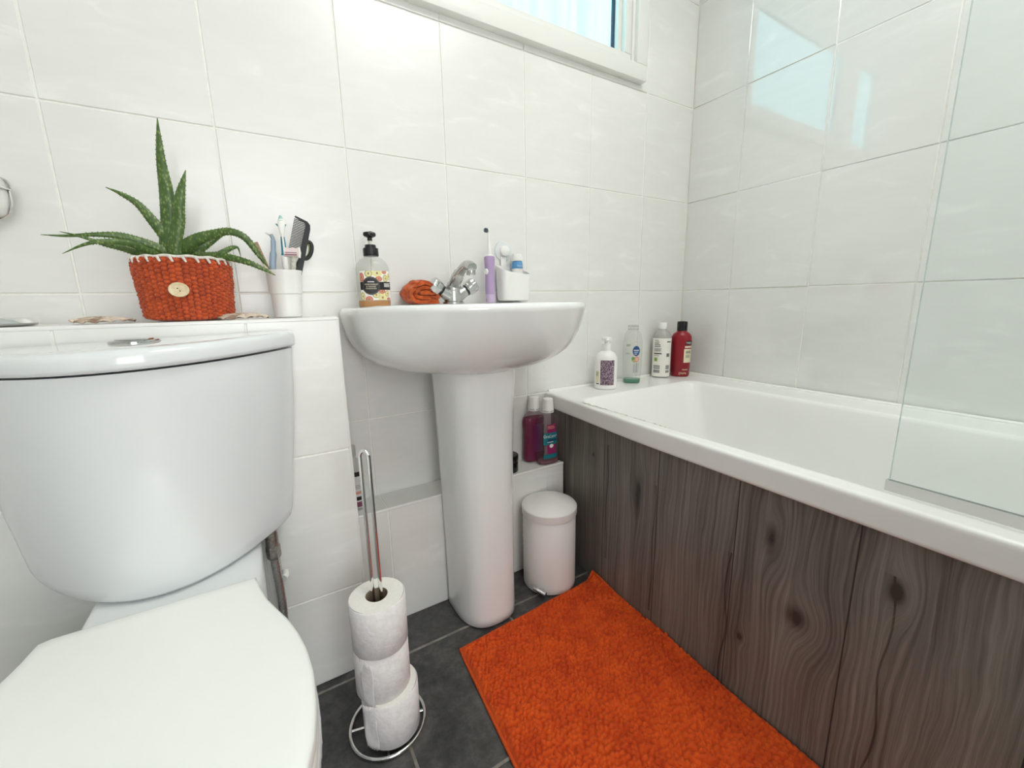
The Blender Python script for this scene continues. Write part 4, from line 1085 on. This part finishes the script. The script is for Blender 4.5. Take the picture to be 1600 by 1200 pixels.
def aloe_mat():
    m = mat('aloe_skin', (.06, .13, .03), .38); nt, b = nodes(m)
    tc = N(nt, 'ShaderNodeTexCoord')
    n1 = N(nt, 'ShaderNodeTexVoronoi', i_Scale=250., i_Randomness=1.); mp = N(nt, 'ShaderNodeMapping'); mp.inputs['Scale'].default_value = (1., 1., .55); link(nt, tc, 'Object', mp, 0); link(nt, mp, 0, n1, 'Vector')
    r1 = ramp(nt, [(.22, (.22, .29, .085)), (.42, (.068, .125, .024)), (.9, (.030, .072, .014))]); link(nt, n1, 'Distance', r1, 'Fac')
    n2 = N(nt, 'ShaderNodeTexNoise', i_Scale=22.); link(nt, tc, 'Object', n2, 'Vector')
    mx = N(nt, 'ShaderNodeMix', data_type='RGBA', blend_type='MIX'); r2 = ramp(nt, [(.35, (0., 0., 0.)), (.7, (.55, .55, .55))]); link(nt, n2, 'Fac', r2, 'Fac')
    link(nt, r2, 'Color', mx, 0); link(nt, r1, 'Color', mx, 6); mx.inputs[7].default_value = (.10, .165, .05, 1)
    nt.links.new(mx.outputs[2], b.inputs['Base Color'])
    return m
M['aloe'] = aloe_mat()
ALOE = {
'tall': [(0.155, -0.1, 0.948, 0.0129), (0.163, -0.1, 0.995, 0.0128), (0.167, -0.1, 1.05, 0.0109), (0.167, -0.1, 1.098, 0.0074), (0.169, -0.1, 1.134, 0.0045), (0.172, -0.1, 1.171, 0.0007)],
'second': [(0.166, -0.11, 0.949, 0.0106), (0.178, -0.115, 0.995, 0.0105), (0.183, -0.118, 1.022, 0.0092), (0.19, -0.12, 1.049, 0.0069), (0.202, -0.12, 1.086, 0.0007)],
'upleft': [(0.162, -0.1, 0.948, 0.0106), (0.153, -0.1, 0.975, 0.0093), (0.139, -0.1, 1.002, 0.008), (0.124, -0.1, 1.026, 0.0056), (0.105, -0.1, 1.04, 0.0033), (0.086, -0.1, 1.049, 0.0005)],
'left1': [(0.159, -0.1, 0.939, 0.0094), (0.136, -0.105, 0.954, 0.0086), (0.109, -0.111, 0.965, 0.0067), (0.09, -0.116, 0.969, 0.0055), (0.063, -0.12, 0.968, 0.0034), (0.028, -0.12, 0.964, 0.0021), (0.001, -0.12, 0.964, 0.0004)],
'left2': [(0.146, -0.1, 0.937, 0.007), (0.128, -0.113, 0.945, 0.0068), (0.11, -0.127, 0.955, 0.0055), (0.089, -0.14, 0.956, 0.0043), (0.071, -0.15, 0.953, 0.0033), (0.052, -0.15, 0.946, 0.0021), (0.029, -0.15, 0.933, 0.0004)],
'left3': [(0.128, -0.1, 0.938, 0.0069), (0.113, -0.108, 0.943, 0.0068), (0.095, -0.116, 0.949, 0.0055), (0.077, -0.124, 0.953, 0.0043), (0.06, -0.13, 0.959, 0.0026), (0.042, -0.13, 0.965, 0.0016), (0.026, -0.13, 0.969, 0.0004)],
'arch': [(0.168, -0.1, 0.94, 0.0107), (0.183, -0.109, 0.956, 0.0118), (0.204, -0.118, 0.969, 0.0106), (0.231, -0.127, 0.979, 0.0077), (0.256, -0.137, 0.983, 0.0065), (0.278, -0.14, 0.973, 0.006), (0.295, -0.14, 0.946, 0.0049), (0.311, -0.14, 0.917, 0.0006)],
'arch2': [(0.185, -0.1, 0.94, 0.0096), (0.203, -0.092, 0.959, 0.0109), (0.219, -0.084, 0.972, 0.0086), (0.238, -0.08, 0.985, 0.005), (0.26, -0.08, 0.994, 0.0008)],
'low': [(0.189, -0.1, 0.938, 0.0072), (0.22, -0.118, 0.940, 0.0072), (0.242, -0.135, 0.938, 0.0066), (0.275, -0.153, 0.928, 0.0054), (0.3, -0.155, 0.916, 0.0037), (0.32, -0.155, 0.904, 0.0006)],
'small': [(0.227, -0.1, 0.942, 0.0049), (0.24, -0.096, 0.951, 0.005), (0.253, -0.092, 0.959, 0.0038), (0.263, -0.09, 0.96, 0.002), (0.266, -0.09, 0.944, 0.0005)],
}
VIEW = Vector((.18, .98, -.05)).normalized()
def leaf(pts, th=.36):
    P = smooth_path(pts, 9); bm = bmesh.new(); rings = []; k = len(P); side = []
    for i in range(k):
        p = Vector(P[i][:3]); w = max(.0003, P[i][3])
        tg = (Vector(P[min(i+1, k-1)][:3])-Vector(P[max(i-1, 0)][:3])).normalized()
        wd = tg.cross(VIEW).normalized(); nn = wd.cross(tg).normalized()
        # cross-section: rounded outer side, slightly hollow inner side
        sec = [(1, 0), (.72, -.62), (.36, -.92), (0, -1), (-.36, -.92), (-.72, -.62), (-1, 0), (-.66, .20), (-.3, .10), (0, .06), (.3, .10), (.66, .20)]
        rings.append([p+wd*(w*a)+nn*(w*th*b*1.2) for a, b in sec]); side.append((p, wd, nn, w, tg))
    loft(bm, rings)
    for i in range(3, k-4, 2):
        p, wd, nn, w, tg = side[i]
        if w < .003: continue
        for s in (-1, 1):
            a = p+wd*(s*w*.97)
            q = [a-tg*.0011, a+tg*.0011, a+wd*(s*.0017)+tg*.0012]
            f = [bm.verts.new(v) for v in q]; g = bm.verts.new(a+nn*.0008); bm.faces.new(f); bm.faces.new((f[0], g, f[2])); bm.faces.new((g, f[1], f[2]))
    return bm
for k_, pts in ALOE.items():
    base = pts[0]
    pre = (PXc+(base[0]-PXc)*.45, PYc+(base[1]-PYc)*.5, PZ+.094, base[3]*.95)
    seq = [pre]+pts
    bm = leaf([(a-PXc, b-PYc, c-PZ, w_) for a, b, c, w_ in seq])
    finish('leaf', bm, 'aloe', t, angle=50)

# tumbler with brushes, comb and scissors
UX, UY = .3385, -.078
t = thing('bathroom_tumbler', 'white stepped plastic tumbler beside the aloe holding brushes and comb', 'tumbler', (UX, UY, BZ+.001))
bm = bmesh.new(); lathe(bm, [(.0255, 0), (.027, .002), (.0295, .046), (.0296, .0475), (.0318, .049), (.0335, .090), (.0345, .0935), (.0345, .0965), (.0322, .097), (.0310, .09), (.0285, .047), (.0255, .003), (.001, .003)], n=56, cap1=True); finish('cup', bm, 'white_plastic', t, angle=30)
def at_cup(x, y, z): return (UX+x, UY+y, BZ+.001+z)
# teal and white toothbrush
tq = thing('toothbrush', 'white and teal toothbrush standing in the white tumbler', 'toothbrush', at_cup(.004, -.006, .005))
bm = bmesh.new(); tube(bm, smooth_path([(.001, .002, 0), (.001, 0, .05), (.001, -.004, .10), (.001, -.006, .122)], 5), [.005]*5+[.0052]*5+[.0066]*5+[.0062], 16, squash=.75); finish('handle', bm, 'white_plastic', tq)
col('teal_rubber', (.015, .24, .34), .4); col('mint_rubber', (.30, .55, .50), .5)
bm = bmesh.new(); tube(bm, [(.001, -.006, .122), (.001, -.007, .127), (.001, -.009, .150), (.001, -.0095, .158)], [.0064, .0052, .0042, .0036], 16, squash=.8); finish('grip', bm, 'teal_rubber', tq)
bm = bmesh.new(); tube(bm, [(.001, -.0115, .124), (.001, -.0125, .135), (.001, -.0130, .150), (.001, -.0112, .164)], [.0022, .0020, .0018, .0018], 10); finish('stripe', bm, 'white_plastic', tq)
bm = bmesh.new(); tube(bm, [(.001, -.0095, .157), (.0012, -.0095, .168), (.0015, -.009, .177), (.0018, -.0085, .186), (.002, -.008, .193)], [.0036, .0050, .0066, .0064, .0035], 18, squash=.5); hd = finish('brush_head', bm, 'white_plastic', tq)
bm = bmesh.new(); tube(bm, [(.0018, -.0055, .188), (.002, -.003, .200)], [.0060, .0022], 12); finish('tip_bristles', bm, 'mint_rubber', hd)
bm = bmesh.new()
for s_ in (-1, 1): tube(bm, [(.0016+s_*.0055, -.006, .179), (.0016+s_*.0085, .004, .184)], [.0018, .0014], 8)
finish('side_bristles', bm, 'teal_rubber', hd)
# grey-blue dental brush
tq = thing('dental_brush', 'pale blue-grey angled dental brush behind the teal toothbrush', 'dental brush', at_cup(-.011, .004, .001))
col('dusty_blue', (.33, .42, .52), .4)
bm = bmesh.new(); tube(bm, smooth_path([(.001, 0, 0), (-.003, 0, .06), (-.008, 0, .098), (-.003, 0, .135), (-.001, 0, .158), (-.004, 0, .168)], 6), [.004]*6+[.005]*6+[.0064]*6+[.0048]*6+[.0036]*6+[.0042], 14); finish('handle', bm, 'dusty_blue', tq)
bm = bmesh.new(); tube(bm, [(-.004, 0, .167), (-.014, -.002, .171)], [.0036, .0008], 10); finish('brush_tip', bm, 'tube_white', tq)
# comb
tq = thing('comb', 'black pocket comb standing teeth-left in the white tumbler', 'comb', at_cup(.001, .006, .017))
tq.rotation_euler = (0, .28, .1)
bm = bmesh.new()
out = [(.012, 0), (.0125, .11), (.012, .178), (.010, .187), (.004, .192), (-.021, .1955), (-.021, .1925), (.000, .187), (.0015, .182), (.0005, .115), (.001, 0)]
P = [(a, b) for a, b in out]
v0 = [bm.verts.new((a, -.0017, b)) for a, b in P]; v1 = [bm.verts.new((a, .0017, b)) for a, b in P]
bm.faces.new(v0[::-1]); bm.faces.new(v1)
for i in range(len(P)): j = (i+1) % len(P); bm.faces.new((v0[i], v0[j], v1[j], v1[i]))
finish('spine', bm, 'black_plastic', tq, smooth=False)
bm = bmesh.new()
for i in range(24):
    zz = .1885-i*.00335
    if zz < .112: break
    add_box(bm, (-.0215, -.0011, zz-.00085), (.001, .0011, zz+.00085))
finish('teeth', bm, 'black_plastic', tq, smooth=False)
# scissors
tq = thing('scissors', 'pair of scissors with black and olive loop handle in the tumbler', 'scissors', at_cup(.010, .013, .004))
bm = bmesh.new(); tube(bm, [(-.004, .001, 0), (.015, .001, .09)], [.0012, .004], 10, squash=.4); finish('blade', bm, 'steel', tq)
loop = [(.052+ .0105*math.cos(a)-.010*math.sin(a)*.55-.006, .001, .146+.023*math.sin(a)) for a in [2*PI*i/40 for i in range(40)]]
loop = []
for i in range(40):
    a = 2*PI*i/40; lx, lz = .0085*math.cos(a), .0185*math.sin(a); c_, s_ = math.cos(.33), math.sin(.33)
    loop.append((.0410+lx*c_+lz*s_, .001, .1375-lx*s_+lz*c_))
bm = bmesh.new(); tube(bm, loop, .0042, 12, closed=True); tube(bm, [(.0150, .001, .088), (.0195, .001, .103), (.027, .001, .117), (.033, .001, .123)], [.0055, .0062, .0055, .004], 14); finish('loop_handle', bm, 'black_plastic', tq)
bm = bmesh.new(); tube(bm, [((p[0]-.041)*.62+.0405, .001, (p[2]-.1375)*.80+.1375) for p in loop], .0022, 10, closed=True); finish('grip_lining', bm, col('olive_rubber', (.14, .17, .04), .5), tq)
# razor
tq = thing('razor', 'pale pink disposable razor with clear head in front of comb', 'razor', at_cup(.015, -.014, .002))
bm = bmesh.new(); tube(bm, smooth_path([(-.002, .004, 0), (.0, .0, .06), (.003, -.002, .10), (.006, -.002, .122)], 5), [.0035]*5+[.004]*5+[.0055]*5+[.0068], 14, squash=.6); finish('handle', bm, noise_mat('milky_khaki', (.34, .33, .26), (.60, .58, .50), 160, .3), tq)
bm = bmesh.new(); add_box(bm, (-.012, -.005, .122), (.018, .003, .140), .0016); finish('head', bm, col('pale_pink', (.68, .58, .56), .35), tq)
bm = bmesh.new(); add_box(bm, (-.0105, -.0058, .1245), (.0125, -.0048, .1268)); add_box(bm, (-.0105, -.0058, .1292), (.0125, -.0048, .1305)); finish('blade', bm, col('wine_blade', (.20, .06, .09), .4), tq)
bm = bmesh.new(); tube(bm, [(.0165, -.003, .120), (.0185, -.003, .130), (.0175, -.003, .1415)], .0026, 10); finish('end_guard', bm, 'white_plastic', tq)
# wooden emery stick and small pencil
tq = thing('nail_file', 'thin tan nail file leaning left in the white tumbler', 'nail file', at_cup(-.001, .000, .006))
tq.rotation_euler = (0, -.29, 0)
bm = bmesh.new(); add_box(bm, (-.0045, -.0008, 0), (.0045, .0008, .152), .0006); finish('board', bm, noise_mat('tan_card', (.36, .25, .15), (.48, .35, .22), 60, .8), tq, smooth=False)
bm = bmesh.new(); add_box(bm, (-.0042, -.0011, .08), (.0042, -.0008, .151)); finish('grit', bm, noise_mat('tan_grit', (.28, .19, .12), (.42, .31, .2), 900, .95), tq, smooth=False)
tq = thing('cosmetic_brush', 'slim cream and black brush leaning furthest left in the tumbler', 'brush', at_cup(.017, -.010, .007))
tq.rotation_euler = (0, -.47, 0)
bm = bmesh.new(); tube(bm, [(0, 0, 0), (-.0, 0, .102)], [.003, .0028], 10); finish('handle', bm, 'black_plastic', tq)
bm = bmesh.new(); tube(bm, [(0, 0, .102), (0, 0, .114)], [.0032, .0024], 10); finish('ferrule', bm, 'label_cream', tq)
bm = bmesh.new(); tube(bm, [(0, 0, .114), (-.001, 0, .133), (-.002, 0, .143)], [.0009, .0007, .0009], 8); finish('tip', bm, col('slate_tip', (.16, .17, .22), .5), tq)

# two flat scallop shells and the metal dish
def shell(x, y, r, rz, label, tilt):
    t = thing('scallop_shell', label, 'seashell', (x, y, BZ+.0012), rz, 'seashells lying on the boxing')
    nr, na = 26, 150
    f = np.linspace(0, 1, nr)[:, None]; a = np.linspace(-2.35, 2.35, na)[None, :]
    rr = r*(1+.03*np.cos(a*14)*f)*(1-.10*np.abs(a/2.35)**6)
    X = rr*f*np.sin(a); Y = -rr*f*np.cos(a)+0
    rib = .0016*np.cos(a*14)*f
    Zs = .0068*(1-f**2)+.0030+rib+.0012*f*np.sin(a*3)
    me = grid_mesh('valve', X, Y, Zs)
    o = obj('valve', me, shell_m, t, angle=180); md = o.modifiers.new('thick', 'SOLIDIFY'); md.thickness = .0016
    bm = bmesh.new(); add_box(bm, (-r*.34, -.004, .0022), (r*.34, r*.20, .0055), .0012); finish('hinge_ear', bm, shell_m, t)
shell_m = noise_mat('shell_tan', (.30, .20, .14), (.74, .64, .53), 60, .7, lo=.38, hi=.60)
shell(.052, -.112, .0415, .2, 'tan ribbed scallop shell lying left of the aloe pot', 0)
shell(.258, -.142, .043, -.15, 'tan ribbed scallop shell lying between aloe pot and tumbler', 0)
t = thing('metal_dish', 'low oval chrome dish at the left end of the tiled boxing', 'dish', (-.086, -.11, BZ+.001))
bm = bmesh.new(); lathe(bm, [(.050, 0), (.056, .0015), (.0585, .0045), (.054, .0105), (.051, .0125), (.049, .0118), (.050, .008), (.001, .006)], n=56, ry=.8); finish('bowl', bm, 'chrome', t, angle=50)
bm = bmesh.new(); lathe(bm, [(.047, .0085), (.040, .0100), (.001, .0105)], n=44, ry=.8); finish('soap_bar', bm, col('soap_cream', (.70, .62, .50), .5), t)

# holder hanging on the wall at the far left
t = thing('wall_holder', 'white cup in a chrome wire holder on the wall, left photo edge', 'wall holder', (-.0815, -.003, .996))
bm = bmesh.new(); lathe(bm, [(.018, .002), (.026, .008), (.031, .025), (.033, .055), (.0345, .060), (.032, .060), (.028, .02), (.001, .012)], c=(0, -.036, 0), n=44); finish('cup', bm, 'white_plastic', t)
bm = bmesh.new(); tube(bm, [(.0345*math.cos(2*PI*i/48), -.036+.0345*math.sin(2*PI*i/48), .047) for i in range(48)], .0018, 8, closed=True); tube(bm, smooth_path([(.034, -.036, .047), (.0325, -.036, .022), (.022, -.036, .004), (0, -.036, -.002), (-.022, -.036, .004), (-.0325, -.036, .022), (-.034, -.036, .047)], 6), .0017, 8); tube(bm, smooth_path([(.020, -.062, .050), (.030, -.052, .062), (.036, -.040, .058), (.034, -.030, .048)], 5), .0016, 8); finish('wire_ring', bm, 'chrome', t)
bm = bmesh.new(); add_box(bm, (-.012, -.004, .03), (.012, .0025, .065), .002); finish('bracket', bm, 'chrome', t)

# ------------------------------------------------------------------ camera, light, colour
cam = bpy.data.cameras.new('camera'); co = bpy.data.objects.new('camera', cam); COL.objects.link(co)
cam.sensor_fit = 'HORIZONTAL'; cam.sensor_width = 36.; cam.lens = 643.13/1600*36.; cam.clip_start = .02
yaw, pit, rol = math.radians(30.8505), math.radians(-11.3223), math.radians(-1.0802)
f = Vector((math.sin(yaw)*math.cos(pit), math.cos(yaw)*math.cos(pit), math.sin(pit))); r = Vector((math.cos(yaw), -math.sin(yaw), 0)); u = r.cross(f)
r2 = r*math.cos(rol)+u*math.sin(rol); u2 = -r*math.sin(rol)+u*math.cos(rol)
co.matrix_world = Matrix(((r2.x, u2.x, -f.x, .28674), (r2.y, u2.y, -f.y, -1.09755), (r2.z, u2.z, -f.z, .84559), (0, 0, 0, 1)))
SC.camera = co
wd = bpy.data.worlds.new('daylight'); SC.world = wd; wd.use_nodes = True
wd.node_tree.nodes['Background'].inputs['Color'].default_value = (.75, .85, 1, 1); wd.node_tree.nodes['Background'].inputs['Strength'].default_value = .3
vs = SC.view_settings; vs.view_transform = 'Standard'; vs.look = 'None'; vs.gamma = 1.; vs.exposure = 0.; vs.use_curve_mapping = False
SC.cycles.max_bounces = 10; SC.cycles.diffuse_bounces = 6; SC.cycles.glossy_bounces = 4; SC.cycles.transparent_max_bounces = 16; SC.cycles.transmission_bounces = 6
vs.exposure = EXPO; SC.cycles.caustics_reflective = False; SC.cycles.caustics_refractive = False; SC.cycles.use_denoising = True
